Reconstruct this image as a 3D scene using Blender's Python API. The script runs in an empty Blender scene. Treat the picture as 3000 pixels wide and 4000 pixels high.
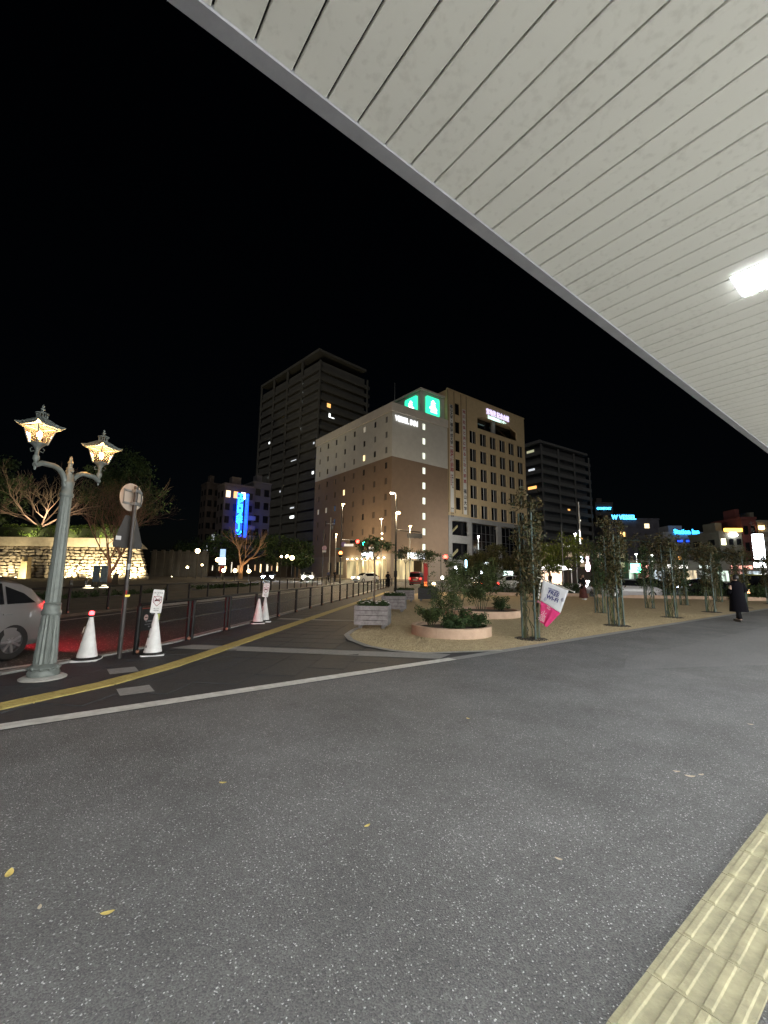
import bpy, bmesh, math, random
import numpy as np
from mathutils import Vector, Matrix
random.seed(7); rng = np.random.default_rng(7)
SC = bpy.context.scene; COL = SC.collection
R = math.radians; PI = math.pi
# ---------------------------------------------------------------- camera, sky, dim fill sun, exposure
CAM_H = 1.45; HEAD = R(52.4); CA, SA = math.cos(HEAD), math.sin(HEAD)
cam = bpy.data.cameras.new('camera'); cam_o = bpy.data.objects.new('camera', cam); COL.objects.link(cam_o)
cam.sensor_fit = 'VERTICAL'; cam.sensor_height = 36; cam.sensor_width = 27; cam.lens = 1664/4000*36
cam.clip_start = .05; cam.clip_end = 3000
_p, _r = R(8.7), R(.8)
_f = Vector((CA*math.cos(_p), SA*math.cos(_p), math.sin(_p))); _rt = Vector((SA, -CA, 0)); _u = _rt.cross(_f)
_x = _rt*math.cos(_r)+_u*math.sin(_r); _y = -_rt*math.sin(_r)+_u*math.cos(_r)
cam_o.matrix_world = Matrix(((_x.x, _y.x, -_f.x, 0), (_x.y, _y.y, -_f.y, 0), (_x.z, _y.z, -_f.z, CAM_H), (0, 0, 0, 1)))
SC.camera = cam_o
w = bpy.data.worlds.new('World'); SC.world = w; w.use_nodes = True
nt = w.node_tree; bg = nt.nodes['Background']; sky = nt.nodes.new('ShaderNodeTexSky'); sky.sky_type = 'NISHITA'; sky.sun_disc = False
sky.sun_elevation = R(38); sky.sun_rotation = R(205); nt.links.new(sky.outputs[0], bg.inputs[0]); bg.inputs[1].default_value = .0003
sun = bpy.data.lights.new('moon', 'SUN'); sun.energy = .34; sun.angle = R(6); sun.color = (1, .95, .88)  # dim sun added from behind the view to lift the facades
sun_o = bpy.data.objects.new('moon', sun); COL.objects.link(sun_o)
sun_o.rotation_euler = Vector((.62, .60, -.62)).to_track_quat('-Z', 'Y').to_euler()
SC.view_settings.view_transform = 'Standard'; SC.view_settings.look = 'None'; SC.view_settings.exposure = 0; SC.view_settings.gamma = 1
SC.cycles.use_denoising = True; SC.cycles.max_bounces = 6; SC.cycles.diffuse_bounces = 3; SC.cycles.glossy_bounces = 3
SC.cycles.transparent_max_bounces = 12; SC.cycles.sample_clamp_indirect = 6; SC.cycles.caustics_reflective = False; SC.cycles.caustics_refractive = False

def zs(s): return .009*max(0, min(s, 30)-8)+.015*max(0, min(s, 95)-30)
def zg(x, y): return zs(x*CA+y*SA)

# ---------------------------------------------------------------- materials
MATS = {}
def mat(name, col, rough=.7, metal=0., var=.15, scale=6., bump=0., bscale=60., col2=None, emit=None, es=0., spec=.4, island=0., coat=0.):
    if name in MATS: return MATS[name]
    m = bpy.data.materials.new(name); m.use_nodes = True; n = m.node_tree; b = n.nodes['Principled BSDF']; L = n.links.new
    b.inputs['Roughness'].default_value = rough; b.inputs['Metallic'].default_value = metal
    b.inputs['Specular IOR Level'].default_value = spec; b.inputs['Coat Weight'].default_value = coat
    tc = n.nodes.new('ShaderNodeTexCoord')
    c1 = (*col, 1); c2 = (*(col2 or [c*(1-var*2) for c in col]), 1)
    if island:
        g = n.nodes.new('ShaderNodeNewGeometry'); src = g.outputs['Random Per Island']
    else:
        tx = n.nodes.new('ShaderNodeTexNoise'); tx.inputs['Scale'].default_value = scale; tx.inputs['Detail'].default_value = 6; tx.inputs['Roughness'].default_value = .65
        L(tc.outputs['Object'], tx.inputs['Vector']); src = tx.outputs['Fac']
    rp = n.nodes.new('ShaderNodeValToRGB'); rp.color_ramp.elements[0].position = 0. if island else .3; rp.color_ramp.elements[1].position = 1. if island else .7
    rp.color_ramp.elements[0].color = c2; rp.color_ramp.elements[1].color = c1
    L(src, rp.inputs[0]); L(rp.outputs[0], b.inputs['Base Color'])
    if bump:
        t2 = n.nodes.new('ShaderNodeTexNoise'); t2.inputs['Scale'].default_value = bscale; t2.inputs['Detail'].default_value = 4
        L(tc.outputs['Object'], t2.inputs['Vector']); bp = n.nodes.new('ShaderNodeBump'); bp.inputs['Strength'].default_value = bump; bp.inputs['Distance'].default_value = .02
        L(t2.outputs['Fac'], bp.inputs['Height']); L(bp.outputs[0], b.inputs['Normal'])
    if emit: b.inputs['Emission Color'].default_value = (*emit, 1); b.inputs['Emission Strength'].default_value = es
    MATS[name] = m; return m
def glow(name, col, s):
    if name in MATS: return MATS[name]
    m = bpy.data.materials.new(name); m.use_nodes = True; b = m.node_tree.nodes['Principled BSDF']
    b.inputs['Base Color'].default_value = (*[min(.8, c*.6+.1) for c in col], 1); b.inputs['Emission Color'].default_value = (*col, 1); b.inputs['Emission Strength'].default_value = s
    MATS[name] = m; return m
def room(name, col, s, scale=1.5, lo=.35):
    """a lit interior behind a pane: brightness broken up by furniture and curtains"""
    m = bpy.data.materials.new(name); m.use_nodes = True; n = m.node_tree; b = n.nodes['Principled BSDF']; L = n.links.new
    tc = n.nodes.new('ShaderNodeTexCoord'); mp = n.nodes.new('ShaderNodeMapping'); mp.inputs['Scale'].default_value = (1, 1, .25); tx = n.nodes.new('ShaderNodeTexNoise'); tx.inputs['Scale'].default_value = scale; tx.inputs['Detail'].default_value = 3
    L(tc.outputs['Object'], mp.inputs[0]); L(mp.outputs[0], tx.inputs['Vector']); rp = n.nodes.new('ShaderNodeMapRange'); rp.inputs[1].default_value = .38; rp.inputs[2].default_value = .62; rp.inputs[3].default_value = lo*s; rp.inputs[4].default_value = s
    L(tx.outputs['Fac'], rp.inputs[0]); L(rp.outputs[0], b.inputs['Emission Strength']); b.inputs['Emission Color'].default_value = (*col, 1); b.inputs['Base Color'].default_value = (.2, .18, .15, 1); b.inputs['Roughness'].default_value = .3
    MATS[name] = m; return m
def clear(name, tint, gl=.12, tr=None):
    m = bpy.data.materials.new(name); m.use_nodes = True; n = m.node_tree; n.nodes.clear(); o = n.nodes.new('ShaderNodeOutputMaterial')
    t = n.nodes.new('ShaderNodeBsdfTransparent'); t.inputs[0].default_value = (*tint, 1); g = n.nodes.new('ShaderNodeBsdfGlossy'); g.inputs['Roughness'].default_value = .08
    x = n.nodes.new('ShaderNodeMixShader'); x.inputs[0].default_value = gl; n.links.new(t.outputs[0], x.inputs[1]); n.links.new(g.outputs[0], x.inputs[2])
    out = x
    if tr:
        tl = n.nodes.new('ShaderNodeBsdfTranslucent'); tl.inputs[0].default_value = (1, .9, .75, 1); y = n.nodes.new('ShaderNodeMixShader'); y.inputs[0].default_value = tr
        n.links.new(x.outputs[0], y.inputs[1]); n.links.new(tl.outputs[0], y.inputs[2]); out = y
    n.links.new(out.outputs[0], o.inputs[0]); MATS[name] = m; return m
def asphalt(name, lo, hi, cell=95., speck=.985, patch=.25, rough=.75, speckc=(.55, .55, .55)):
    m = bpy.data.materials.new(name); m.use_nodes = True; n = m.node_tree; b = n.nodes['Principled BSDF']; L = n.links.new; N = n.nodes.new
    tc = N('ShaderNodeTexCoord'); v = N('ShaderNodeTexVoronoi'); v.inputs['Scale'].default_value = cell; L(tc.outputs['Object'], v.inputs['Vector'])
    sp = N('ShaderNodeSeparateColor'); L(v.outputs['Color'], sp.inputs[0])
    rp = N('ShaderNodeValToRGB'); e = rp.color_ramp.elements; e[0].color = (lo, lo, lo*1.03, 1); e[1].color = (hi, hi, hi*.99, 1); e[1].position = .96
    k = e.new(speck); k.color = (*speckc, 1); L(sp.outputs[0], rp.inputs[0])
    tx = N('ShaderNodeTexNoise'); tx.inputs['Scale'].default_value = .9; tx.inputs['Detail'].default_value = 7; tx.inputs['Roughness'].default_value = .7; L(tc.outputs['Object'], tx.inputs['Vector'])
    mr = N('ShaderNodeMapRange'); mr.inputs[1].default_value = .3; mr.inputs[2].default_value = .7; mr.inputs[3].default_value = 1-patch; mr.inputs[4].default_value = 1+patch; L(tx.outputs['Fac'], mr.inputs[0])
    mx = N('ShaderNodeMix'); mx.data_type = 'RGBA'; mx.blend_type = 'MULTIPLY'; mx.inputs[0].default_value = 1; L(rp.outputs[0], mx.inputs[6]); L(mr.outputs[0], mx.inputs[7]); L(mx.outputs[2], b.inputs['Base Color'])
    b.inputs['Roughness'].default_value = rough; b.inputs['Specular IOR Level'].default_value = .35
    bp = N('ShaderNodeBump'); bp.inputs['Strength'].default_value = .55; bp.inputs['Distance'].default_value = .006; L(v.outputs['Distance'], bp.inputs['Height']); L(bp.outputs[0], b.inputs['Normal'])
    MATS[name] = m; return m
def soffit_paint():
    m = bpy.data.materials.new('soffit_paint'); m.use_nodes = True; n = m.node_tree; b = n.nodes['Principled BSDF']; L = n.links.new; N = n.nodes.new
    g = N('ShaderNodeNewGeometry'); t = N('ShaderNodeTexNoise'); t.inputs['Scale'].default_value = .55; t.inputs['Detail'].default_value = 10; t.inputs['Roughness'].default_value = .72; L(g.outputs['Position'], t.inputs['Vector'])
    t2 = N('ShaderNodeTexNoise'); t2.inputs['Scale'].default_value = 14; t2.inputs['Detail'].default_value = 5; L(g.outputs['Position'], t2.inputs['Vector'])
    mp = N('ShaderNodeMath'); mp.operation = 'MULTIPLY'; L(t.outputs['Fac'], mp.inputs[0]); L(t2.outputs['Fac'], mp.inputs[1])
    rp = N('ShaderNodeValToRGB'); e = rp.color_ramp.elements; e[0].position = .10; e[0].color = (.465, .46, .412, 1); e[1].position = .22; e[1].color = (.57, .568, .515, 1); L(mp.outputs[0], rp.inputs[0]); L(rp.outputs[0], b.inputs['Base Color'])
    b.inputs['Roughness'].default_value = .55; bp = N('ShaderNodeBump'); bp.inputs['Strength'].default_value = .08; bp.inputs['Distance'].default_value = .01; L(t2.outputs['Fac'], bp.inputs['Height']); L(bp.outputs[0], b.inputs['Normal']); return m

M_black = mat('black_metal', (.009, .009, .009), .5, 0, spec=.25); M_dark = mat('dark_grey_paint', (.05, .05, .05), .5)
M_white = mat('white_plastic', (.76, .76, .755), .5, var=.11, scale=7); M_rubber = mat('black_rubber', (.015, .015, .015), .8)
M_conc = mat('pale_concrete', (.42, .41, .38), .85, bump=.2, scale=5); M_steel = mat('grey_steel', (.3, .31, .31), .4, .7)
M_glassdark = mat('dark_window', (.012, .013, .015), .12, spec=.6, var=.2, scale=.6)
M_red = glow('red_lens', (1, .03, .02), 26); M_green = glow('green_lens', (.02, 1, .55), 18); M_hl = glow('headlight', (1, .98, .95), 60); M_hlblue = glow('headlight_cool', (.65, .8, 1), 45)
M_warm = glow('warm_bulb', (1, .62, .25), 28); M_cool = glow('cool_lamp', (.95, 1, .98), 30)

# ---------------------------------------------------------------- mesh helpers
class MB:
    def __init__(s): s.v = []; s.f = []
    def add(s, vs, fs):
        o = len(s.v); s.v += [tuple(p) for p in vs]; s.f += [tuple(i+o for i in f) for f in fs]; return s
    def box(s, c, d, rz=0, ry=0, rx=0):
        hx, hy, hz = d[0]/2, d[1]/2, d[2]/2; pts = [Vector((x, y, z)) for x in (-hx, hx) for y in (-hy, hy) for z in (-hz, hz)]
        if rz or ry or rx:
            q = Matrix.Rotation(rz, 3, 'Z') @ Matrix.Rotation(ry, 3, 'Y') @ Matrix.Rotation(rx, 3, 'X'); pts = [q @ p for p in pts]
        c = Vector(c); return s.add([p+c for p in pts], [(0, 1, 3, 2), (4, 6, 7, 5), (0, 4, 5, 1), (2, 3, 7, 6), (0, 2, 6, 4), (1, 5, 7, 3)])
    def b2(s, x0, x1, y0, y1, z0, z1): return s.box(((x0+x1)/2, (y0+y1)/2, (z0+z1)/2), (x1-x0, y1-y0, z1-z0))
    def tube(s, pts, rs, n=8, cap=True):
        pts = [Vector(p) for p in pts]; rs = rs if hasattr(rs, '__len__') else [rs]*len(pts); o = len(s.v); k = len(pts)
        for i, p in enumerate(pts):
            d = (pts[min(i+1, k-1)]-pts[max(i-1, 0)]); d = d.normalized() if d.length > 1e-9 else Vector((0, 0, 1))
            a = d.cross(Vector((0, 0, 1)) if abs(d.z) < .95 else Vector((1, 0, 0))).normalized(); b = d.cross(a)
            for j in range(n):
                t = 2*PI*j/n; s.v.append(tuple(p+(a*math.cos(t)+b*math.sin(t))*rs[i]))
        for i in range(k-1):
            for j in range(n): s.f.append((o+i*n+j, o+i*n+(j+1) % n, o+(i+1)*n+(j+1) % n, o+(i+1)*n+j))
        if cap: s.f.append(tuple(o+j for j in range(n))[::-1]); s.f.append(tuple(o+(k-1)*n+j for j in range(n)))
        return s
    def lathe(s, prof, n=20, c=(0, 0, 0), flute=0, sq=False, cap=True):
        o = len(s.v); k = len(prof)
        for (r, z) in prof:
            for j in range(n):
                t = 2*PI*j/n+(PI/4 if sq else 0); rr = r*(1-flute*(j % 2)); s.v.append((c[0]+rr*math.cos(t), c[1]+rr*math.sin(t), c[2]+z))
        for i in range(k-1):
            for j in range(n): s.f.append((o+i*n+j, o+i*n+(j+1) % n, o+(i+1)*n+(j+1) % n, o+(i+1)*n+j))
        if cap: s.f.append(tuple(o+j for j in range(n))[::-1]); s.f.append(tuple(o+(k-1)*n+j for j in range(n)))
        return s
    def ball(s, c, r, n=10, m=6, sz=1.):
        return s.lathe([(max(.001, r*math.sin(PI*i/m)), -r*sz*math.cos(PI*i/m)) for i in range(m+1)], n, c)
    def prism(s, poly, y0, y1):   # polygon in xz, extruded along y
        n = len(poly); return s.add([(x, y0, z) for x, z in poly]+[(x, y1, z) for x, z in poly], [tuple(range(n)), tuple(range(2*n-1, n-1, -1))]+[(i, i+n, (i+1) % n+n, (i+1) % n) for i in range(n)])
    def mesh(s, name, m, smooth=None):
        me = bpy.data.meshes.new(name); me.from_pydata(s.v, [], s.f); me.materials.append(m); fix(me, smooth); return me
    def build(s, name, m, parent=None, smooth=None): return obj(name, s.mesh(name, m, smooth), parent)
def fix(me, smooth=None, recalc=True):
    bm = bmesh.new(); bm.from_mesh(me)
    if recalc: bmesh.ops.recalc_face_normals(bm, faces=bm.faces)
    if smooth is not None:
        for f in bm.faces: f.smooth = True
        for e in bm.edges:
            if len(e.link_faces) == 2 and e.calc_face_angle(0) > R(smooth): e.smooth = False
    bm.to_mesh(me); bm.free(); me.update()
def obj(name, me, parent=None, loc=None, rot=None):
    o = bpy.data.objects.new(name, me); COL.objects.link(o)
    if parent: o.parent = parent
    if loc: o.location = loc
    if rot: o.rotation_euler = rot
    return o
def tag(o, label=None, cat=None, group=None, kind=None):
    for k, v in (('label', label), ('category', cat), ('group', group), ('kind', kind)):
        if v: o[k] = v
    return o
def thing(name, label, cat, x, y, rz=0, group=None, z=None):
    o = obj(name, None, None, (x, y, zg(x, y) if z is None else z), (0, 0, rz)); o.empty_display_size = .2; return tag(o, label, cat, group)
def copy_tree(o, parent=None):
    c = o.copy(); COL.objects.link(c); c.parent = parent
    for ch in list(o.children): copy_tree(ch, c)
    return c
def text(name, s, size, m, parent, loc, rot, ext=.01, align='CENTER', bold=0., sx=1., spacing=1.):
    cu = bpy.data.curves.new(name, 'FONT'); cu.body = s; cu.size = size; cu.extrude = ext; cu.align_x = align; cu.align_y = 'CENTER'; cu.offset = bold; cu.resolution_u = 3; cu.space_character = spacing
    t = bpy.data.objects.new(name, cu); COL.objects.link(t); dg = bpy.context.evaluated_depsgraph_get(); me = bpy.data.meshes.new_from_object(t.evaluated_get(dg)); bpy.data.objects.remove(t)
    me.materials.clear(); me.materials.append(m); o = obj(name, me, parent, loc, rot); o.scale.x = sx; return o
def lamp(kind, loc, power, col=(1, .8, .55), parent=None, r=.1, target=None, angle=70, blend=.6, name='light'):
    l = bpy.data.lights.new(name, kind); l.energy = power; l.color = col; l.shadow_soft_size = r; o = bpy.data.objects.new(name, l); COL.objects.link(o); o.location = loc
    if kind == 'SPOT': l.spot_size = R(angle); l.spot_blend = blend
    if target is not None: o.rotation_euler = (Vector(target)-Vector(loc)).to_track_quat('-Z', 'Y').to_euler()
    if parent: o.parent = parent; o.matrix_parent_inverse = Matrix.Identity(4)
    return o
FS = (R(90), 0, 0); FW = (R(90), 0, R(-90))     # lettering on walls that face -Y, and walls that face -X

def sheet(name, poly, dz, m, skirt=0., kind='structure', parent=None):
    bm = bmesh.new(); f = bm.faces.new([bm.verts.new((x, y, 0)) for x, y in poly]); bmesh.ops.triangulate(bm, faces=[f])
    for s0 in (8, 30, 95):
        bmesh.ops.bisect_plane(bm, geom=bm.verts[:]+bm.edges[:]+bm.faces[:], plane_co=(CA*s0, SA*s0, 0), plane_no=(CA, SA, 0))
    if skirt:
        be = [e for e in bm.edges if len(e.link_faces) == 1]; r = bmesh.ops.extrude_edge_only(bm, edges=be)
        low = [v for v in r['geom'] if isinstance(v, bmesh.types.BMVert)]
        for v in bm.verts: v.co.z = zg(v.co.x, v.co.y)+dz
        for v in low: v.co.z -= skirt
    else:
        for v in bm.verts: v.co.z = zg(v.co.x, v.co.y)+dz
    bm.normal_update()
    me = bpy.data.meshes.new(name); bm.to_mesh(me); bm.free(); me.materials.append(m); fix(me)
    if me.polygons and sum(p.normal.z*p.area for p in me.polygons) < 0: me.flip_normals()
    o = obj(name, me, parent)
    if kind: o['kind'] = kind
    return o
def strip(pts, w0, w1):   # band polygon between offsets w0 and w1 to the left of a polyline
    def off(d):
        out = []
        for i, p in enumerate(pts):
            a = Vector(pts[max(i-1, 0)]); b = Vector(pts[min(i+1, len(pts)-1)]); t = (b-a).normalized(); out.append((p[0]-t.y*d, p[1]+t.x*d))
        return out
    return off(w0)+off(w1)[::-1]

# ---------------------------------------------------------------- ground, road, pavements
M_road = asphalt('road_asphalt', .018, .06, 60, .995, .3, .6); M_plaza = asphalt('plaza_asphalt', .076, .154, 175, .9990, .26, .8, (.5, .5, .5))
M_pave = mat('dark_paving', (.046, .048, .053), .7, var=.2, scale=14, bump=.25, bscale=120); M_paint = mat('road_paint', (.66, .66, .63), .7, var=.18, scale=9, bump=.1)
M_band = mat('grey_stone_band', (.30, .30, .295), .8, var=.15, scale=20, bump=.2, bscale=90); M_kerb = mat('kerb_concrete', (.30, .295, .28), .85, var=.2, scale=8, bump=.3)
M_straw = mat('dry_turf', (.52, .42, .26), .95, var=.25, scale=7, bump=.6, bscale=40, col2=(.34, .265, .16)); M_yel = mat('yellow_tactile', (.42, .33, .11), .7, var=.16, scale=22, bump=.15, bscale=70)
M_tile = mat('pale_yellow_tile', (.43, .395, .25), .75, scale=7, bump=.3, bscale=70, col2=(.24, .225, .15))
sheet('ground', [(-900, -900), (1200, -900), (1200, 1200), (-900, 1200)], -.11, M_road)
KERB = [(-14, -.55), (-6, 4.7), (-.43, 8.3), (2.2, 10.05), (30, 37.75), (33, 37), (41, 21), (70, 13)]
M_tonearea = M_pave
plaza = sheet('pavement', KERB+[(70, -30), (-14, -30)], 0, M_pave, skirt=.2)
sheet('plaza', [(-14, -30), (70, -30), (70, 5.45), (-14, 5.45)], .006, M_plaza)
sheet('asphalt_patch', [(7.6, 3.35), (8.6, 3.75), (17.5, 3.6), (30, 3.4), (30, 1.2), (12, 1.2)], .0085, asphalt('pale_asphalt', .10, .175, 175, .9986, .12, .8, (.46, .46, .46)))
sheet('white_line', [(-14, 5.46), (5.9, 5.46), (5.9, 5.67), (-14, 5.67)], .012, M_paint)
sheet('edge_line', [(5.9, 5.45), (60, 5.45), (60, 5.66), (5.9, 5.66)], .0121, M_band)
sheet('stone_band', [(2.0, 9.42), (2.45, 9.62), (6.2, 5.9), (5.7, 5.705)], .009, M_band)
sheet('stone_band', [(5.9, 13.25), (6.15, 13.5), (8.1, 11.55), (7.85, 11.3)], .009, M_band)
GR = [(5.89, 6.28), (5.56, 6.84), (5.46, 7.5), (5.62, 8.36), (5.95, 9.05), (6.5, 9.62), (7.74, 10.75), (14, 17), (21, 24), (25, 26), (29, 22), (32, 16), (38, 9.5), (60, 7.5), (60, 5.663), (7.4, 5.663)]
sheet('edge_line', strip(GR[-1:]+GR[:8], -.0, .14), .016, M_conc)
turf = sheet('dry_lawn', GR, .011, M_straw)
for i, (x0, x1, y0, y1) in enumerate(((.80, 1.17, 6.14, 6.52), (.82, 1.19, 7.50, 7.90))): sheet('cover_plate', [(x0, y0), (x1, y0), (x1, y1), (x0, y1)], .010, M_band)
# paving tiles near the camera, each a part of the pavement
tm = MB().b2(-.295, .295, -.295, .295, -.02, .0035).mesh('paving_tile', M_pave)
def inpoly(x, y, poly):
    c = False; j = len(poly)-1
    for i in range(len(poly)):
        (xi, yi), (xj, yj) = poly[i], poly[j]
        if (yi > y) != (yj > y) and x < (xj-xi)*(y-yi)/(yj-yi)+xi: c = not c
        j = i
    return c
SIDE = [(-3, 5.95), (5.3, 5.95), (5.1, 7.5), (5.4, 8.7), (8.5, 12.2), (11.5, 15.2), (8.5, 16.0), (2.2, 9.7), (-.43, 8.0), (-3, 6.3)]
n_t = 0
for a in range(-40, 60):
    for b in range(-40, 60):
        x = (a-b)*.6*.7071; y = (a+b)*.6*.7071
        if n_t < 280 and inpoly(x, y, SIDE):
            o = obj('paving_tile', tm, plaza, (x, y, zg(x, y)+.003+random.uniform(-.0012, .0012)), (random.uniform(-.003, .003), random.uniform(-.003, .003), R(45))); n_t += 1
# kerb stones along the road
kst = MB().box((0, 0, -.06), (.985, .16, .17)).mesh('kerb_stone', M_kerb); kroot = tag(obj('kerb', None), kind='structure')
def kerb_line(pts, n_max, w=.08):
    c = 0
    for (ax, ay), (bx, by) in zip(pts, pts[1:]):
        d = math.hypot(bx-ax, by-ay); k = int(d); an = math.atan2(by-ay, bx-ax)
        for i in range(k):
            if c >= n_max: return
            t = (i+.5)/k; x = ax+(bx-ax)*t; y = ay+(by-ay)*t; sl = zg(x+.5*math.cos(an), y+.5*math.sin(an))-zg(x-.5*math.cos(an), y-.5*math.sin(an))
            obj('kerb_stone', kst, kroot, (x-w*math.sin(an), y+w*math.cos(an), zg(x, y)+.005), (0, -sl, an)); c += 1
kerb_line(KERB[1:5], 60)
# tactile paving: ribbed tiles
def tactile(name, m, base, poly_pts, mk, off, nmax, dz):
    root = tag(obj(name, None), kind='structure'); c = 0; carry = 0
    for (ax, ay), (bx, by) in zip(poly_pts, poly_pts[1:]):
        d = math.hypot(bx-ax, by-ay); an = math.atan2(by-ay, bx-ax); s = carry
        while s+.3 <= d+.12:
            x = ax+(s+.15)*(bx-ax)/d; y = ay+(s+.15)*(by-ay)/d
            if c < nmax: obj('tactile_tile', mk, root, (x-off*math.sin(an), y+off*math.cos(an), zg(x, y)+dz), (random.uniform(-.004, .004), random.uniform(-.004, .004)-(zg(x+.5*math.cos(an), y+.5*math.sin(an))-zg(x-.5*math.cos(an), y-.5*math.sin(an))), an+random.uniform(-.006, .006))); c += 1
            s += .3
        carry = s-d if s > d else 0
    return root
def tile_mesh(m, nm):
    b = MB().b2(-.1485, .1485, -.1485, .1485, -.03, .004)
    for k in range(4):
        y = -.1125+.075*k; w0, w1, h = .017, .011, .009
        b.add([(-.142, y-w0, .0035), (.142, y-w0, .0035), (.142, y+w0, .0035), (-.142, y+w0, .0035), (-.136, y-w1, h), (.136, y-w1, h), (.136, y+w1, h), (-.136, y+w1, h)], [(4, 5, 6, 7), (0, 1, 5, 4), (1, 2, 6, 5), (2, 3, 7, 6), (3, 0, 4, 7)])
    return b.mesh(nm, m)
tactile('tactile_strip', M_tile, 0, [(-2, .685), (14, .685)], tile_mesh(M_tile, 'tile_near'), 0, 60, .014)
YL = [(-8, 2.2), (-3, 5.0), (.72, 6.90), (1.6, 7.6), (3.0, 9.0), (22, 27.9)]
tactile('tactile_strip', M_yel, 0, YL, tile_mesh(M_yel, 'tile_far'), 0, 160, .012)
# road paint
sheet('lane_line', strip([(-8, 4.0), (-.6, 9.35), (1.6, 10.25), (30, 38.6)], .0, .15), -.104, M_paint); sheet('lane_line', strip([(-12, 4.8), (2, 18.7), (24, 40.6)], 0, .15), -.104, M_paint)
for i in range(9): sheet('crosswalk_stripe', strip([(27.5+i*.75+1.4, 49.2-i*.75+1.4), (27.5+i*.75+4.6, 49.2-i*.75+4.6)], 0, .45), -.1035, M_paint)
for i in range(9): sheet('crosswalk_stripe', strip([(35+i*.8, 37.0+i*.8), (38.2+i*.8, 33.8+i*.8)], 0, .45), -.1035, M_paint)
# far pavements: park side and hotel side
park = sheet('park_ground', [(-60, -42.2), (24, 41.8), (29, 50), (42, 66), (36, 140), (-120, 140)], .0, mat('park_gravel', (.12, .105, .08), .95, var=.25, scale=1.2, bump=.3), skirt=.2)
hs = sheet('hotel_pavement', [(45.2, 56.8), (92, 56.8), (92, 130), (45.2, 130)], .0, mat('hotel_paving', (.32, .28, .22), .7, var=.15, scale=3), skirt=.2)
kerb_line([(4, 21.8), (24, 41.8)], 40, -.08)

# ---------------------------------------------------------------- canopy above the camera
ZC = 5.27; YE = 2.61; M_soff = soffit_paint(); M_fas = mat('grey_fascia', (.36, .37, .40), .5, .1, var=.1, scale=3, bump=.05)
can = tag(obj('canopy', None, None, (0, 0, 0)), 'white slatted entrance canopy overhead with grey edge beam', 'canopy')
pm = MB().b2(-.1410, .1410, -7.0, YE, 0, .035).mesh('soffit_panel', M_soff)
pb = bmesh.new(); pb.from_mesh(pm); bmesh.ops.bevel(pb, geom=[e for e in pb.edges if abs(e.verts[0].co.y-e.verts[1].co.y) > 5 and e.verts[0].co.z < .01], offset=.006, segments=1, affect='EDGES'); pb.to_mesh(pm); pb.free()
for i in range(112):
    x = -2.08+i*.2999
    o = obj('soffit_panel', pm, can, (x, 0, ZC+random.uniform(-.002, .002)), (random.uniform(-.0006, .0006), random.uniform(-.004, .004), random.uniform(-.0003, .0003)))
MB().b2(-2.3, 31.6, -7.0, YE, ZC+.036, ZC+.30).build('roof_deck', mat('dark_deck', (.03, .03, .028), .9), can)
fb = MB().add([(-2.3, YE+.004, ZC-.02), (-2.3, YE+.15, ZC+.0), (-2.3, YE+.17, ZC+.06), (-2.3, YE+.17, ZC+.40), (-2.3, YE+.004, ZC+.40)]+[(31.6, YE+.004, ZC-.02), (31.6, YE+.15, ZC), (31.6, YE+.17, ZC+.06), (31.6, YE+.17, ZC+.40), (31.6, YE+.004, ZC+.40)], [(0, 1, 6, 5), (1, 2, 7, 6), (2, 3, 8, 7), (3, 4, 9, 8), (4, 0, 5, 9), (0, 4, 3, 2, 1), (5, 6, 7, 8, 9)]); fb.build('edge_beam', M_fas, can)
M_diff = glow('lamp_diffuser', (.93, .97, 1), 88)
LAMPL = ['ceiling lamp at the far rear end of the canopy', 'ceiling lamp behind the viewer, second from the rear end', 'ceiling lamp directly above the viewer', 'long white ceiling lamp at the right edge under the canopy', 'ceiling lamp next beyond the one at the right edge', 'ceiling lamp at the far end of the canopy row']
for k, x in enumerate((-10.1, -4.5, 1.1, 6.72, 12.3, 17.9)):
    t = thing('ceiling_lamp', LAMPL[k], 'lamp', x, .58 if k == 3 else -1.2, 0, 'canopy ceiling lamps', ZC-.02)
    f = MB()
    for a, b, c, d in ((-.31, -.285, -.65, .65), (.285, .31, -.65, .65), (-.285, .285, -.65, -.625), (-.285, .285, .625, .65)): f.b2(a, b, c, d, .017, .05)
    f.build('frame', M_white, t); MB().b2(-.284, .284, -.624, .624, .006, .045).build('diffuser', M_diff, t)
# unseen station front added behind the viewer: its glazing lights the forecourt
st = thing('station_building', 'station frontage with tall lit windows behind the viewer', 'building', 0, -7.1)
sw = MB(); xs = [-4.6+3.6*i for i in range(13)]
sw.b2(-24, 44, -.5, -.2, 0, 9); sw.build('wall', M_conc, st)
M_station_fill = room('station_windows', (.98, .98, .94), 16.0, .8, .6)
for x in xs:
    p = MB().b2(x-1.45, x+1.45, -.195, -.16, .35, 3.75).build('window', M_station_fill, st); q = MB()
    for dx in (-1.45, -.02, 1.41): q.b2(x+dx, x+dx+.06, -.159, -.10, .3, 3.8)
    q.build('frame', M_steel, p)

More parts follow.
